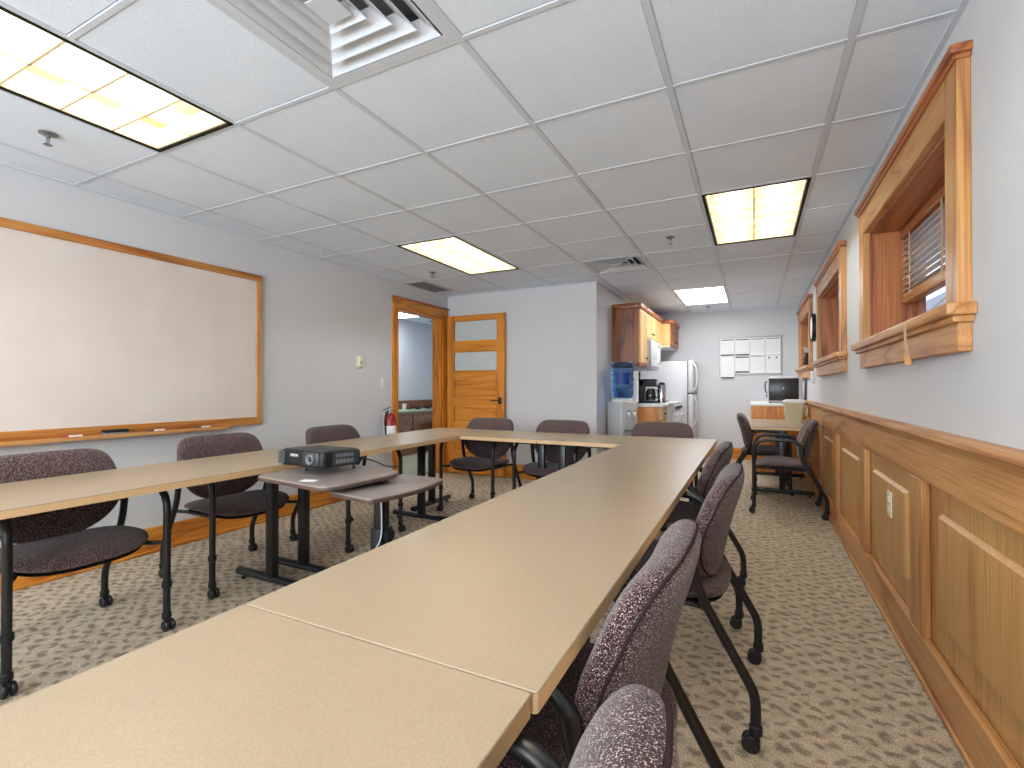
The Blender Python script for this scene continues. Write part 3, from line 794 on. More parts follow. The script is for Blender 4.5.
# ------------------------------------------------------------------ chairs
def make_chair():
    root = thing('guest_chair', '', 'chair', (0, 0, 0), 0)
    R, Y = .0155, .268
    for s in (-1, 1):
        y = s*Y
        b = MB(); b.tube([(.275, y, .055), (.275, y, .53)], R, 12); l = b.build('leg', M['black'], root)
        bb = MB(); bb.lathe([(R, -.016), (.021, -.012), (.021, .012), (R, .016)], 14, Matrix.Translation((.275, y, .21))); bb.build('bumper', M['blackp'], l)
        b = MB(); b.tube([(.275, y, .528), (.275, y, .655), (-.055, y, .655), (-.088, y, .60)], R, 12, fil=.115); b.build('armrest', M['black'], root)
        b = MB(); b.tube([(-.082, y, .612), (-.112, y, .455), (-.268, y, .185), (-.275, y, .15), (-.275, y, .055)], R, 12, fil=.06); b.build('leg', M['black'], root)
        for x in (.275, -.275):
            b = MB(); b.lathe([(R*.95, .085), (.019, .08), (.02, .062), (.017, .052), (0, .052)], 14, Matrix.Translation((x, y, 0)))
            b.box(x-.006, x+.03, y-.006, y+.006, .026, .056, .003)
            c = b.build('caster', M['blackp'], root)
            b = MB()
            for dy in (-.013, .013):
                b.lathe([(0, -.008), (.022, -.008), (.026, -.004), (.026, .004), (.022, .008), (0, .008)], 18, Matrix.Translation((x+.014*(1 if x < 0 else 1), y+dy, .026)) @ Matrix.Rotation(PI/2, 4, 'X'))
            b.build('wheel', M['blackp'], c)
    # seat frame: side rails and two cross bars under the seat
    b = MB()
    for s in (-1, 1): b.tube([(.275, s*Y, .405), (.20, s*.22, .400), (-.10, s*.22, .395), (-.135, s*Y, .405)], .010, 8, fil=.04)
    b.tube([(.16, -.225, .398), (.16, .225, .398)], .010, 8); b.tube([(-.09, -.225, .396), (-.09, .225, .396)], .010, 8)
    b.build('seat_frame', M['black'], root)
    # seat cushion
    def sel(p): return math.copysign(abs(p)**(2/3.2), p)
    def so(t): return (.042 + .232*sel(math.cos(t)), .256*sel(math.sin(t)))
    def zmid(a, c):
        f = max(0, (a-.08)/.20)
        return .428 - .030*f*f + .010*(c/.24)**2 - .012*max(0, (.08-a)/.28)
    def sf(a, c, r): return Vector((a, c, zmid(a, c) + .030*math.sqrt(max(0, 1-r**4.5))))
    def sb(a, c, r): return Vector((a, c, zmid(a, c) - .030*math.sqrt(max(0, 1-r**2.6))))
    rings = [.25, .5, .7, .82, .9, .95, .975, .99, 1.0]
    b = MB(); b.pillow(so, rings, sf, sb); seat = b.build('seat', M['fabric'], root, ang=70)
    def po(t):
        a, c = so(t); return (.042+(a-.042)*.93, c*.93)
    b = MB(); b.pillow(po, rings, lambda a, c, r: Vector((a, c, zmid(a, c)-.026+.001)), lambda a, c, r: Vector((a, c, zmid(a, c)-.040+.012*r*r))); b.build('seat_pan', M['pan'], root, ang=70)
    # backrest, outline in (across, up)
    zc, zb, zt = .655, .430, .824
    def bo(t):
        c, s = math.cos(t), math.sin(t)
        if s >= 0:
            n = 6.5; a = .262*math.copysign(abs(c)**(2/n), c); z = zc + (zt-zc)*abs(s)**(2/n)
            a *= 1 - .13*((z-zc)/(zt-zc))**1.5
        else:
            n = 2.1; a = .262*math.copysign(abs(c)**(2/n), c); z = zc - (zc-zb)*abs(s)**(2/n)
        return (a, z)
    def xc(a, z):
        h = (z-.43)/.41
        lean = -.118 - .012*h - .085*h*h
        return lean + .062*(abs(a)/.262)**2.4 * (1 - .62*h)
    th = lambda z: .040 + .006*(z-.43)/.41
    def bf(a, z, r): return Vector((xc(a, z) + th(z)*1.0*math.sqrt(max(0, 1-r**5)), a, z))
    def bk(a, z, r): return Vector((xc(a, z) - th(z)*1.15*math.sqrt(max(0, 1-r**5)), a, z))
    b = MB(); b.pillow(bo, rings, bf, bk); back = b.build('backrest', M['fabric'], root, ang=70)
    pth = []
    for k in range(72):
        a, z = bo(2*PI*k/72); a *= .965; z = zc+(z-zc)*.965
        r = .965; pth.append(bk(a, z, r) - Vector((.001, 0, 0)))
    b = MB(); b.tube(pth, .0034, 6, True); b.build('piping', M['piping'], back)
    # back brackets
    for s in (-1, 1):
        b = MB(); b.tube([(-.095, s*.266, .57), (-.105, s*.225, .57)], .010, 8); b.build('back_bracket', M['black'], root)
    return root
chair = make_chair()
CH = [(-2.70, 1.03, 0, 'dark speckled chair at the left table, nearest, below the left of the whiteboard', 'chairs along the left table'),
      (-2.83, 1.895, -.11, 'dark speckled chair at the left table under the right end of the whiteboard', 'chairs along the left table'),
      (-2.735, 2.725, 0, 'dark speckled chair at the left table behind the projector', 'chairs along the left table'),
      (-2.27, 3.925, -PI/2, 'dark speckled chair at the far table in front of the open door', 'chairs across the far end'),
      (-1.53, 3.925, -PI/2, 'dark speckled chair at the far table against the plain grey wall', 'chairs across the far end'),
      (-.69, 4.055, -PI/2, 'dark speckled chair at the far end of the long right table, before the kitchen', 'chairs across the far end'),
      (-.285, .30, PI, 'speckled chair at the bottom edge, only the top of its back showing', 'chairs along the right table'),
      (-.335, .985, PI, 'speckled chair on the right side, largest and nearest whole backrest', 'chairs along the right table'),
      (-.268, 1.945, PI, 'speckled chair on the right side, third from the camera', 'chairs along the right table'),
      (-.335, 2.76, PI, 'speckled chair at the right side of the long table, farthest from the camera', 'chairs along the right table'),
      (.276, 5.11, PI, 'dark chair by the wainscot in side view, arms toward the aisle', 'chairs at the small desk'),
      (.06, 6.06, 0, 'dark chair tucked in at the left side of the small desk', 'chairs at the small desk')]
for i, (x, y, rz, lb, gr) in enumerate(CH):
    if i == 0:
        chair.location = (x, y, 0); chair.rotation_euler = (0, 0, rz); chair['label'] = lb; chair['group'] = gr
    else: dup(chair, (x, y, 0), rz + random.uniform(-.03, .03), lb, gr)

# ------------------------------------------------------------------ projector cart, projector
t = thing('projector_cart', 'two level projector cart with grey tops on a black column', 'cart', (-1.62, 1.83, 0))
def cx(x, y): return (x+1.62, y-1.83)
b = MB()
up = [cx(*p) for p in ((-2.115, 1.55), (-2.085, 1.505), (-1.70, 1.462), (-1.635, 1.455), (-1.595, 1.475), (-1.575, 1.52), (-1.55, 1.80), (-1.56, 1.88), (-1.60, 1.92), (-2.04, 1.985), (-2.09, 1.95))]
up = [(p.x, p.y) for p in fillet([Vector((*p, 0)) for p in up], .05, True)]
b.prism(up, .682, .702, .004); a = b.build('upper_shelf', M['cart_top'], t)
b = MB(); b.prism([(x*1.004, y*1.004) for x, y in up], .680, .697, .003); b.build('edging', M['cart_edge'], a)
LF = ((-1.685, 1.58), (-1.66, 1.552), (-1.43, 1.52), (-1.405, 1.53), (-1.368, 1.64), (-1.352, 1.77), (-1.362, 1.90), (-1.385, 2.01), (-1.41, 2.03), (-1.63, 2.05), (-1.665, 2.03))
lf = [cx(*p) for p in LF]
lf = [(p.x, p.y) for p in fillet([Vector((*p, 0)) for p in lf], .05, True)]
b = MB(); b.prism(lf, .642, .660, .004); a = b.build('lower_shelf', M['cart_top'], t)
b = MB(); b.prism([(x*1.006, y*1.006) for x, y in lf], .638, .655, .003); b.build('edging', M['cart_edge'], a)
b = MB(); b.box(-.024, .024, -.03, .03, .42, .64, .004); b.box(-.12, .16, -.1, .1, .628, .641); b.box(-.36, .06, -.06, -.02, .641, .6795); b.build('column', M['black'], t)
b = MB(); b.box(-.034, .034, -.042, .042, .09, .44, .006); b.build('sleeve', M['blackp'], t)
b = MB(); b.lathe([(0, 0), (.03, 0), (.034, .006), (.034, .018), (.028, .024), (0, .024)], 18, Matrix.Translation((.035, 0, .405)) @ Matrix.Rotation(PI/2, 4, 'Y')); b.build('knob', M['blackp'], t)
b = MB(); b.tube([(-.30, 0, .075), (.30, 0, .075)], .02, 10); b.tube([(0, -.26, .075), (0, .26, .075)], .02, 10); b.build('base', M['black'], t)
for x, y in ((-.28, 0), (.28, 0), (0, -.24), (0, .24)):
    b = MB(); b.lathe([(0, -.012), (.022, -.012), (.027, -.006), (.027, .006), (.022, .012), (0, .012)], 18, Matrix.Translation((x, y, .027)) @ Matrix.Rotation(PI/2, 4, 'X')); b.box(x-.008, x+.008, y-.018, y+.018, .03, .06); b.build('caster', M['blackp'], t)
b = MB(); b.tube([(.04, -.05, .628), (.05, -.055, .50), (.045, -.05, .40), (.0, -.06, .33), (-.03, -.05, .25)], .0035, 6, fil=.05); b.build('hanging_cable', M['lgrey'], t)

PR = thing('projector', 'black video projector on the upper shelf of the cart', 'projector', (-1.952, 1.76, .7025))
PR.rotation_euler = (math.radians(-2.5), 0, 0); PR.location.z = .708
b = MB(); b.prism(rrect(-.15, .15, -.125, .125, .022), .022, .100, .012, 3); b.build('body', M['blackp'], PR)
b = MB(); b.prism(rrect(-.135, .135, -.115, .115, .02), .098, .104, .005); b.build('top_cover', plain('dark_grey', (52, 54, 54), .5), PR)
b = MB(); b.box(-.148, -.105, -.130, -.118, .030, .092, .004)
for k in range(6): b.box(-.152, -.104, -.133, -.110, .033+k*.0098, .0385+k*.0098)
b.build('front_vent', plain('dark_vent', (62, 64, 66), .5), PR)
b = MB(); b.box(.015, .125, -.132, -.118, .028, .096, .008); b.build('lens_surround', plain('charcoal', (44, 45, 44), .4), PR)
R = Matrix.Translation((.075, -.131, .062)) @ Matrix.Rotation(PI/2, 4, 'X')
b = MB(); b.lathe([(.012, 0), (.025, 0), (.025, .012), (.022, .014), (.019, .008), (.012, .002)], 28, R); b.build('lens_ring', M['grey'], PR)
b = MB(); b.lathe([(0, .006), (.012, .004), (.018, .0015), (0, .0015)], 24, R); b.build('lens', plain('lens_glass', (30, 36, 60), .08, .8), PR)
b = MB()
b.box(.149, .152, -.07, .10, .030, .094)
b.build('side_panel', plain('slate', (48, 56, 68), .45), PR)
b = MB()
for k in range(5):
    b.box(.1515, .1535, -.05+k*.024, -.032+k*.024, .038, .060); b.box(.1515, .1535, -.05+k*.024, -.032+k*.024, .070, .086)
b.build('side_vent', M['grey'], PR, False)
for x, y, h in ((.0, -.09, 0), (-.12, .1, 0), (.12, .1, 0)):
    b = MB(); b.lathe([(0, 0), (.009, 0), (.009, .004), (.005, .006), (.005, .02), (0, .02)], 12, Matrix.Translation((x, y, 0))); b.build('foot', M['blackp'], PR)
def text_mesh(s, size, mat, parent, mtx, name='lettering'):
    cu = bpy.data.curves.new('t', 'FONT'); cu.body = s; cu.size = size; cu.extrude = .0004; cu.align_x = 'CENTER'; cu.align_y = 'CENTER'
    to = bpy.data.objects.new('t', cu); COL.objects.link(to)
    dg = bpy.context.evaluated_depsgraph_get(); me = bpy.data.meshes.new_from_object(to.evaluated_get(dg))
    bpy.data.objects.remove(to); bpy.data.curves.remove(cu)
    me.transform(mtx); me.materials.clear(); me.materials.append(mat)
    o = bpy.data.objects.new(name, me); COL.objects.link(o); o.parent = parent; return o
text_mesh('EPSON', .017, M['paper'], PR, Matrix.Translation((-.045, -.1256, .074)) @ Matrix.Rotation(PI/2, 4, 'X'))
b = MB(); b.tube([(.10, .12, .045), (.13, .15, .05), (.22, .16, .035), (.30, .14, .016), (.34, .18, .016)], .004, 8, fil=.04)
b.build('power_cable', M['blackp'], PR)
pp = thing('paper_sheet', 'small white slip of paper on the cart beside the projector', 'paper', (-1.77, 1.53, .7022), .3)
b = MB(); b.box(-.035, .035, -.02, .02, 0, .0012); b.build('sheet', M['paper'], pp, False)

# ------------------------------------------------------------------ kitchen on the left of the far room
def bar_handle(b, x, y, z0, z1):
    b.tube([(x, y, z0), (x+.022, y, z0), (x+.022, y, z1), (x, y, z1)], .004, 6, fil=.008)
def cab_door(parent, x, y0, y1, z0, z1, mat, hy=None, hz=None):
    b = MB(); fr = .055
    b.box(x, x+.018, y0, y1, z0, z1, .002, 1); 
    d = b.build('door', mat, parent)
    b = MB()
    b.box(x+.018, x+.024, y0, y0+fr, z0, z1, .002, 1); b.box(x+.018, x+.024, y1-fr, y1, z0, z1, .002, 1)
    b.box(x+.018, x+.0238, y0+fr, y1-fr, z0, z0+fr, .002, 1); b.box(x+.018, x+.0238, y0+fr, y1-fr, z1-fr, z1, .002, 1)
    b.build('door_frame', mat, d)
    if hy is not None:
        b = MB(); b.lathe([(0, 0), (.006, 0), (.006, .012), (.014, .018), (.014, .024), (0, .028)], 14, Matrix.Translation((x+.022, hy, hz)) @ Matrix.Rotation(PI/2, 4, 'Y')); b.build('knob', M['blackp'], d)
UX = -1.285
t = thing('wall_cabinet', 'tall upper kitchen cabinet with a dark oak side above the water cooler', 'cabinet', (0, 0, 0))
b = MB(); b.box(XK, UX, 6.08, 6.10, 1.40, 2.15); b.box(XK, XK+.01, 6.10, 6.52, 1.40, 2.15); b.build('side_panel', M['cab_side'], t)
b = MB(); b.box(XK+.01, UX, 6.10, 6.52, 1.42, 2.15); b.build('body', M['cab_front'], t)
b = MB(); b.box(XK, UX+.025, 6.075, 6.52, 1.385, 1.42, .003, 1); b.build('light_rail', M['cab_crown'], t)
cab_door(t, UX, 6.11, 6.51, 1.43, 2.10, M['cab_front'], 6.46, 1.50)
t2 = thing('wall_cabinet', 'short pale oak double cabinet directly above the microwave', 'cabinet', (0, 0, 0))
b = MB(); b.box(XK, UX, 6.525, 7.64, 1.78, 2.15); b.build('body', M['cab_front'], t2)
cab_door(t2, UX, 6.535, 6.90, 1.79, 2.10, M['cab_front'], 6.86, 1.85); cab_door(t2, UX, 6.91, 7.28, 1.79, 2.10, M['cab_front'], 6.95, 1.85); cab_door(t2, UX, 7.29, 7.63, 1.79, 2.10, M['cab_front'])
t3 = thing('wall_cabinet', 'small pale oak cabinet jutting forward above the fridge', 'cabinet', (0, 0, 0))
UX3 = -1.137
b = MB(); b.box(XK, UX3, 7.65, YF-.005, 1.745, 2.13); b.build('body', M['cab_front'], t3)
b = MB(); b.box(XK, UX3, 7.648, YF-.005, 1.728, 1.745); b.build('bottom_panel', M['whitep'], t3)
cab_door(t3, UX3, 7.66, 8.02, 1.75, 2.09, M['cab_crown'], 7.98, 1.82); cab_door(t3, UX3, 8.03, 8.38, 1.75, 2.09, M['cab_crown'], 8.07, 1.82)
def crown(path, parent, z0):
    b = MB()
    for (xa, ya, xb, yb) in path:
        b.box(min(xa, xb)-.001, max(xa, xb)+.03, min(ya, yb)-.0, max(ya, yb)+.0, z0-.045, z0+.02, .012, 2)
    b.build('crown_moulding', M['cab_crown'], parent)
crown([(XK, 6.06, UX+.018, 6.52)], t, 2.15)
crown([(UX-.02, 6.525, UX+.018, 7.64)], t2, 2.15)
crown([(XK, 7.64, UX3+.018, YF-.005)], t3, 2.13)
# microwave
t = thing('microwave', 'white over-the-range microwave below the short cabinet', 'microwave', (XK, 6.54, 1.37))
b = MB(); b.box(.003, .37, 0, .74, 0, .40, .006); b.build('body', M['white'], t)
b = MB(); b.box(.37, .40, .01, .53, .03, .385, .008); d = b.build('door', M['white'], t)
b = MB(); b.box(.400, .402, .09, .43, .12, .31, .004); b.build('door_glass', M['lgrey'], d)
b = MB(); b.tube([(.40, .50, .07), (.43, .50, .09), (.43, .50, .33), (.40, .50, .35)], .009, 8, fil=.02); b.build('handle', M['white'], d)
b = MB(); b.box(.37, .395, .54, .73, .03, .385, .005); p = b.build('control_panel', M['whitep'], t)
b = MB(); b.box(.395, .397, .57, .70, .31, .35); b.build('display', M['ink'], p)
b = MB(); b.box(.05, .35, .05, .69, -.012, 0); b.build('vent_grille', M['lgrey'], t)
# base cabinet
t = thing('base_cabinet', 'oak base cabinet under the white counter beside the water cooler', 'cabinet', (0, 0, 0))
b = MB(); b.box(XK, -1.03, 6.08, 6.52, 0, .875); b.build('body', M['hon_z'], t)
cab_door(t, -1.03, 6.09, 6.51, .12, .70, M['cab_front'], 6.46, .64)
b = MB(); b.box(-1.03, -1.012, 6.09, 6.51, .72, .865, .002, 1); d = b.build('drawer', M['cab_front'], t)
b = MB(); b.lathe([(0, 0), (.006, 0), (.006, .012), (.014, .018), (.014, .024), (0, .028)], 14, Matrix.Translation((-1.012, 6.3, .79)) @ Matrix.Rotation(PI/2, 4, 'Y')); b.build('knob', M['blackp'], d)
t = thing('countertop', 'white worktop running from the base cabinet to the range', 'countertop', (0, 0, 0))
b = MB(); b.box(XK, -.985, 6.065, 6.535, .877, .915, .006); b.build('slab', M['counter'], t)
b = MB(); b.box(XK, XK+.018, 6.065, 6.535, .916, 1.0, .003); b.build('upstand', M['counter'], t)
# range
t = thing('range', 'white kitchen range with towel bar handle below the microwave', 'stove', (XK+.02, 6.545, 0))
b = MB(); b.box(0, .635, 0, .75, .05, .895, .005); b.build('body', M['white'], t)
b = MB(); b.box(0, .66, -.003, .753, .895, .918, .006); b.build('cooktop', M['white'], t)
for x, y, r in ((.18, .2, .08), (.18, .55, .1), (.45, .2, .1), (.45, .55, .08)):
    b = MB(); b.lathe([(r, 0), (r, .006), (r-.015, .008), (r-.02, .002), (0, .002)], 24, Matrix.Translation((x, y, .918))); b.build('burner', M['blackp'], t)
b = MB(); b.box(0, .06, 0, .75, .918, 1.08, .008); p = b.build('backguard', M['white'], t)
b = MB(); b.box(.635, .665, .02, .73, .25, .80, .006); d = b.build('oven_door', M['white'], t)
b = MB(); b.box(.665, .668, .14, .61, .38, .66, .004); b.build('oven_window', M['lgrey'], d)
b = MB(); b.tube([(.665, .07, .75), (.705, .07, .75), (.705, .68, .75), (.665, .68, .75)], .011, 8, fil=.015); b.build('handle', M['white'], d)
b = MB(); b.box(.635, .665, .02, .73, .81, .89, .006); p = b.build('control_panel', M['white'], t)
for k in range(4):
    b = MB(); b.lathe([(0, 0), (.02, 0), (.018, .022), (0, .024)], 16, Matrix.Translation((.665, .12+.17*k, .85)) @ Matrix.Rotation(PI/2, 4, 'Y')); b.build('knob', M['blackp'], p)
b = MB(); b.box(.635, .66, .02, .73, .06, .24, .006); b.build('drawer', M['white'], t)
t = thing('filler_cabinet', 'narrow white base unit between the range and the fridge', 'cabinet', (0, 0, 0))
b = MB(); b.box(XK, -1.0, 7.31, 7.60, 0, .875); b.build('body', M['white'], t)
b = MB(); b.box(XK, -.96, 7.305, 7.605, .877, .915, .005); b.build('worktop', M['counter'], t)
# fridge
t = thing('refrigerator', 'white top freezer refrigerator in the far kitchen corner', 'fridge', (XK+.03, 7.62, 0))
b = MB(); b.box(0, .69, 0, .74, .03, 1.51, .008); b.build('body', M['white'], t)
b = MB(); b.box(.70, .77, .0, .74, 1.035, 1.525, .02, 3); d = b.build('freezer_door', M['white'], t)
b = MB(); b.tube([(.77, .07, 1.07), (.815, .07, 1.12), (.825, .07, 1.28), (.815, .07, 1.42), (.77, .07, 1.48)], .014, 8, fil=.05); b.build('handle', M['white'], d)
b = MB(); b.box(.70, .77, .0, .74, .09, 1.018, .02, 3); d = b.build('fridge_door', M['white'], t)
b = MB(); b.tube([(.77, .07, .55), (.815, .07, .60), (.825, .07, .77), (.815, .07, .92), (.77, .07, .98)], .014, 8, fil=.05); b.build('handle', M['white'], d)
b = MB(); b.box(.69, .70, .01, .73, .05, 1.51); b.build('gasket', M['grey'], t)
b = MB(); b.box(.62, .70, .02, .72, 0, .08); b.build('kick_plate', M['grey'], t)
# water cooler
t = thing('water_cooler', 'white water cooler standing at the wall corner before the kitchen', 'water cooler', (-1.415, 5.80, 0), math.radians(-35))
b = MB(); b.prism(rrect(-.130, .130, -.13, .13, .02), .01, .95, .012, 3); b.build('body', M['white'], t)
b = MB(); b.lathe([(.125, .945), (.125, .97), (.11, .985), (.07, .99), (0, .99)], 28); b.build('collar', M['whitep'], t)
b = MB(); b.box(.11, .134, -.09, .09, .60, .86, .02, 3); b.build('tap_recess', M['lgrey'], t)
for y, m in ((-.04, 'bluepl'), (.04, 'red')):
    b = MB(); b.box(.14, .185, y-.011, y+.011, .80, .835, .004); b.box(.17, .185, y-.008, y+.008, .77, .80, .003); q = b.build('tap', M['whitep'], t)
    b = MB(); b.box(.150, .187, y-.013, y+.013, .835, .845, .003); b.build('lever', M[m], q)
b = MB(); b.box(.13, .19, -.09, .09, .60, .625, .006); b.build('drip_tray', M['grey'], t)
t = thing('water_bottle', 'large blue water bottle upside down on the cooler', 'bottle', (-1.415, 5.80, .992), -.32)
prof = [(0, .0), (.10, .0), (.118, .012), (.130, .03)]
for k in range(4):
    z = .04+k*.082; prof += [(.132, z), (.132, z+.06), (.125, z+.068), (.125, z+.074)]
prof += [(.132, .385), (.130, .41), (.118, .425), (.0, .428)]
b = MB(); b.lathe(prof, 36); b.build('shell', M['bottle'], t)
b = MB()
bb = bmesh.new()
for k in range(10):
    a0 = math.radians(-105+k*7)
V = [[bb.verts.new((.1352*math.cos(math.radians(-92+k*7)), .1352*math.sin(math.radians(-92+k*7)), z)) for k in range(11)] for z in (.16, .30)]
for k in range(10): bb.faces.new((V[0][k], V[0][k+1], V[1][k+1], V[1][k]))
b._merge(bb); b.build('bottle_label', M['bluepl'], t)
# items on the counter
t = thing('towel_roll_stand', 'white paper towel roll standing on the kitchen counter', 'paper towels', (-1.36, 6.165, .9155))
b = MB(); b.lathe([(0, 0), (.07, 0), (.07, .012), (0, .014)], 24); b.tube([(0, 0, .01), (0, 0, .33)], .006, 8); b.build('stand', M['blackp'], t)
b = MB(); b.lathe([(.02, .015), (.062, .015), (.062, .285), (.02, .285)], 28); b.build('roll', M['paper'], t)
t = thing('coffee_maker', 'black coffee maker with a glass carafe on the kitchen counter', 'coffee maker', (-1.235, 6.40, .9155))
b = MB(); b.box(-.10, .12, -.09, .09, 0, .03, .008); b.box(-.10, -.03, -.09, .09, .03, .30, .008); b.box(-.10, .12, -.09, .09, .21, .31, .015); b.build('body', M['blackp'], t)
b = MB(); b.lathe([(0, .035), (.055, .035), (.065, .08), (.06, .14), (.045, .175), (.048, .19), (0, .19)], 24, Matrix.Translation((.045, 0, 0))); c = b.build('carafe', plain('smoky_glass', (36, 34, 34), .08, .8), t)
b = MB(); b.tube([(.09, -.03, .17), (.14, -.05, .165), (.145, -.05, .08), (.10, -.035, .065)], .008, 8, fil=.02); b.build('handle', M['blackp'], c)
b = MB(); b.box(.121, .123, -.06, .06, .235, .285); b.build('control_panel', M['steel'], t)
t = thing('wall_thermos', 'steel canister standing next to the coffee maker', 'canister', (-1.06, 6.44, .9155))
b = MB(); b.lathe([(0, 0), (.05, 0), (.052, .01), (.052, .22), (.045, .235), (0, .235)], 24); b.build('body', M['chrome'], t)
b = MB(); b.lathe([(0, .235), (.04, .235), (.04, .26), (.02, .27), (0, .27)], 24); b.build('lid', M['blackp'], t)

# ------------------------------------------------------------------ notice board and papers on the far wall
YN = YF
t = thing('notice_board', 'grey bordered notice board full of papers on the far wall', 'board', (-.056, YN, 1.61))
b = MB(); b.box(-.425, .425, -.012, 0, -.29, .29); b.build('panel', M['lgrey'], t, False)
b = MB()
for q in ((-.435, .435, .285, .298), (-.435, .435, -.298, -.285), (-.435, -.424, -.298, .298), (.424, .435, -.298, .298)): b.box(q[0], q[1], -.018, 0, q[2], q[3], .002, 1)
b.build('frame', M['steel'], t)
cols = [-.318, -.106, .106, .318]
names = [('upper sheet in the leftmost column of the notice board', 'lower sheet in the leftmost column, hanging below the board frame'),
         ('upper sheet in the second column of the notice board', 'lower sheet in the second column, with dark bars at both ends'),
         ('upper sheet in the third column of the notice board', 'lower sheet in the third column of the notice board'),
         ('upper sheet in the rightmost column of the notice board', 'lower sheet in the rightmost column, with two dark marks at its top')]
for i, cxx in enumerate(cols):
    for j in (0, 1):
        z1 = .275 if j == 0 else -.005; z0 = .005 if j == 0 else (-.36 if i == 0 else -.27)
        p = thing('calendar_sheet', names[i][j], 'paper', (-.056+cxx, YN-.0135, 1.61), 0, 'papers on the notice board')
        yo = -.008 if (i == 0 and j == 1) else 0
        hwid = .101
        b = MB(); b.box(-hwid, hwid, yo-.0025, yo, z0, z1); b.build('sheet', M['paper'], p, False)
        b = MB()
        if j == 0: b.box(-hwid*.9, hwid*.9, yo-.0035, yo-.002, z1-.026, z1-.012)
        if (i, j) in ((0, 1), (1, 1)): b.box(-hwid*.95, hwid*.95, yo-.0035, yo-.002, z0+.008, z0+.03)
        if (i, j) in ((0, 0), (1, 0)): b.box(-hwid*.95, hwid*.95, yo-.0035, yo-.002, z0+.004, z0+.024)
        if (i, j) == (1, 1): b.box(-hwid*.95, hwid*.95, yo-.0035, yo-.002, z1-.024, z1-.006)
        if (i, j) == (3, 1):
            for q in (-.05, .05): b.box(q-.014, q+.014, yo-.0035, yo-.002, z1-.04, z1-.02)
        if (i, j) == (2, 1): b.box(-hwid*.9, hwid*.9, yo-.0035, yo-.002, z1-.012, z1-.006)
        b.build('printed_bar', M['ink'] if i < 2 or j else M['grey'], p, False)
        b = MB()
        for k in range(6): b.box(-hwid*.86, hwid*.86, yo-.003, yo-.002, z0+.05+k*(z1-z0-.09)/6, z0+.0515+k*(z1-z0-.09)/6)
        for k in range(6): b.box(-hwid*.86+k*hwid*.34, -hwid*.86+k*hwid*.34+.0015, yo-.003, yo-.002, z0+.045, z1-.04)
        b.build('printed_lines', M['lightink'], p, False)

# ------------------------------------------------------------------ right far corner: small desk, counter, appliance, bin
table(-.03, .56, 5.58, 7.02, [(.26, 5.76, 'x'), (.26, 6.85, 'x')], 'small tan desk against the wainscot in the right aisle', 'y', 'tan desk in the aisle')
t = thing('side_counter', 'oak counter unit with a white top in the far right corner', 'counter', (0, 0, 0))
b = MB(); b.box(-.02, XR-.005, 7.13, YF-.005, 0, .872); b.build('body', M['hon_z'], t)
b = MB(); b.box(-.045, XR-.005, 7.125, YF-.005, .874, .915, .006); b.build('worktop', M['counter'], t)
for k in range(3):
    y0 = 7.14+k*.42
    b = MB(); b.box(-.04, -.02, y0, y0+.40, .10, .70, .003, 1); d = b.build('door', M['cab_front'], t)
    b = MB(); b.box(-.04, -.02, y0, y0+.40, .72, .86, .003, 1); d = b.build('drawer', M['cab_front'], t)
t = thing('countertop_oven', 'white countertop appliance with a big black front in the far right corner', 'appliance', (.36, 7.36, .9155))
b = MB(); b.box(-.20, .20, -.15, .20, .012, .335, .012); b.build('casing', M['white'], t)
b = MB(); b.box(-.185, .155, -.165, -.148, .03, .32, .006); d = b.build('front_panel', plain('gloss_black', (30, 32, 35), .3), t)
b = MB(); b.lathe([(0, 0), (.012, 0), (.012, .002), (0, .002)], 18, Matrix.Translation((-.02, -.165, .19)) @ Matrix.Rotation(PI/2, 4, 'X')); b.build('badge', M['lgrey'], d)
b = MB(); b.tube([(-.20, -.05, .28), (-.225, -.05, .27), (-.225, -.05, .15), (-.20, -.05, .13)], .008, 8, fil=.02); b.box(-.212, -.199, .0, .05, .07, .11); b.build('side_latch', M['blackp'], t)
for x in (-.17, .17):
    for y in (-.12, .17):
        b = MB(); b.lathe([(0, 0), (.014, 0), (.014, .014), (0, .014)], 12, Matrix.Translation((x, y, 0))); b.build('foot', M['blackp'], t)
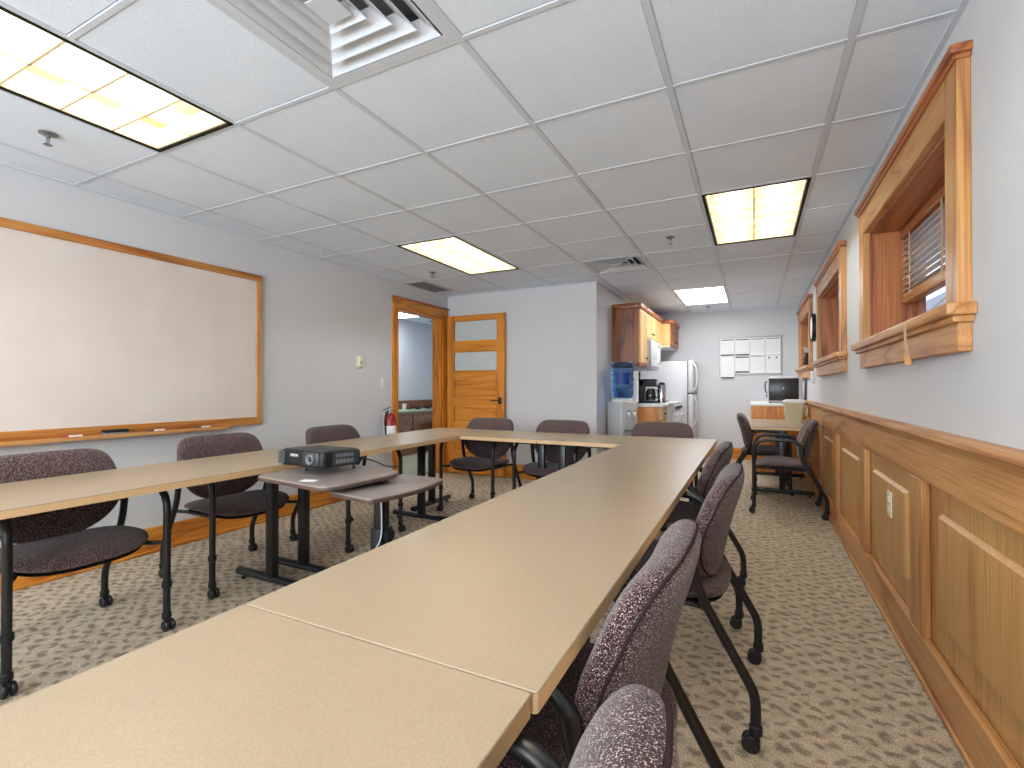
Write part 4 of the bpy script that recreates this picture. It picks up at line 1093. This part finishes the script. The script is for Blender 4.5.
pp = thing('paper_stack', 'loose white papers lying on top of the black-fronted appliance', 'papers', (.32, 7.38, 1.2515), .2)
b = MB(); b.box(-.11, .11, -.14, .14, 0, .006); b.box(-.10, .12, -.12, .13, .006, .010, mat=Matrix.Rotation(.15, 4, 'Z')); b.build('sheet', M['paper'], pp, False)
t = thing('plastic_bin', 'beige plastic bin with a white lid on the small desk', 'bin', (.415, 6.52, TOPZ))
def taper(b, x0, y0, x1, y1, z0, z1, r):
    lo, hi = rrect(-x0, x0, -y0, y0, r), rrect(-x1, x1, -y1, y1, r)
    bb = bmesh.new(); A = [bb.verts.new((*p, z0)) for p in lo]; Bv = [bb.verts.new((*p, z1)) for p in hi]; n = len(A)
    bb.faces.new(A[::-1]); bb.faces.new(Bv)
    for k in range(n): bb.faces.new((A[k], A[(k+1) % n], Bv[(k+1) % n], Bv[k]))
    bmesh.ops.recalc_face_normals(bb, faces=bb.faces[:]); b._merge(bb)
b = MB(); taper(b, .080, .10, .102, .125, 0, .225, .02); b.build('tub', M['beige'], t)
b = MB(); b.prism(rrect(-.11, .11, -.135, .135, .025), .225, .252, .006); b.prism(rrect(-.085, .085, -.11, .11, .02), .252, .262, .004); b.build('lid', M['whitep'], t)
b = MB(); b.tube([(.100, -.06, .20), (.125, -.07, .17), (.13, -.05, .11), (.115, -.03, .08)], .008, 8, fil=.02); b.build('handle', M['whitep'], t)
# small ornament on the far window sill
t = thing('vase', 'small dark bottle with a pale leafy top on the farthest window sill', 'vase', (XR-.03, 6.9, WZ0))
b = MB(); b.lathe([(0, 0), (.03, 0), (.038, .03), (.034, .10), (.018, .14), (.018, .165), (0, .165)], 20); b.build('bottle', M['blackp'], t)
b = MB()
for k in range(14):
    a = k*2.4; r = .012+.002*k
    b.lathe([(0, -.012), (.011, -.006), (.013, .0), (.009, .008), (0, .012)], 8, Matrix.Translation((r*math.cos(a)*.8, r*math.sin(a)*.8, .175+.005*(k % 5)+.003*k)) @ Matrix.Rotation(a, 4, 'X'))
b.build('foliage', plain('pale_leaves', (190, 200, 192), .7), t)
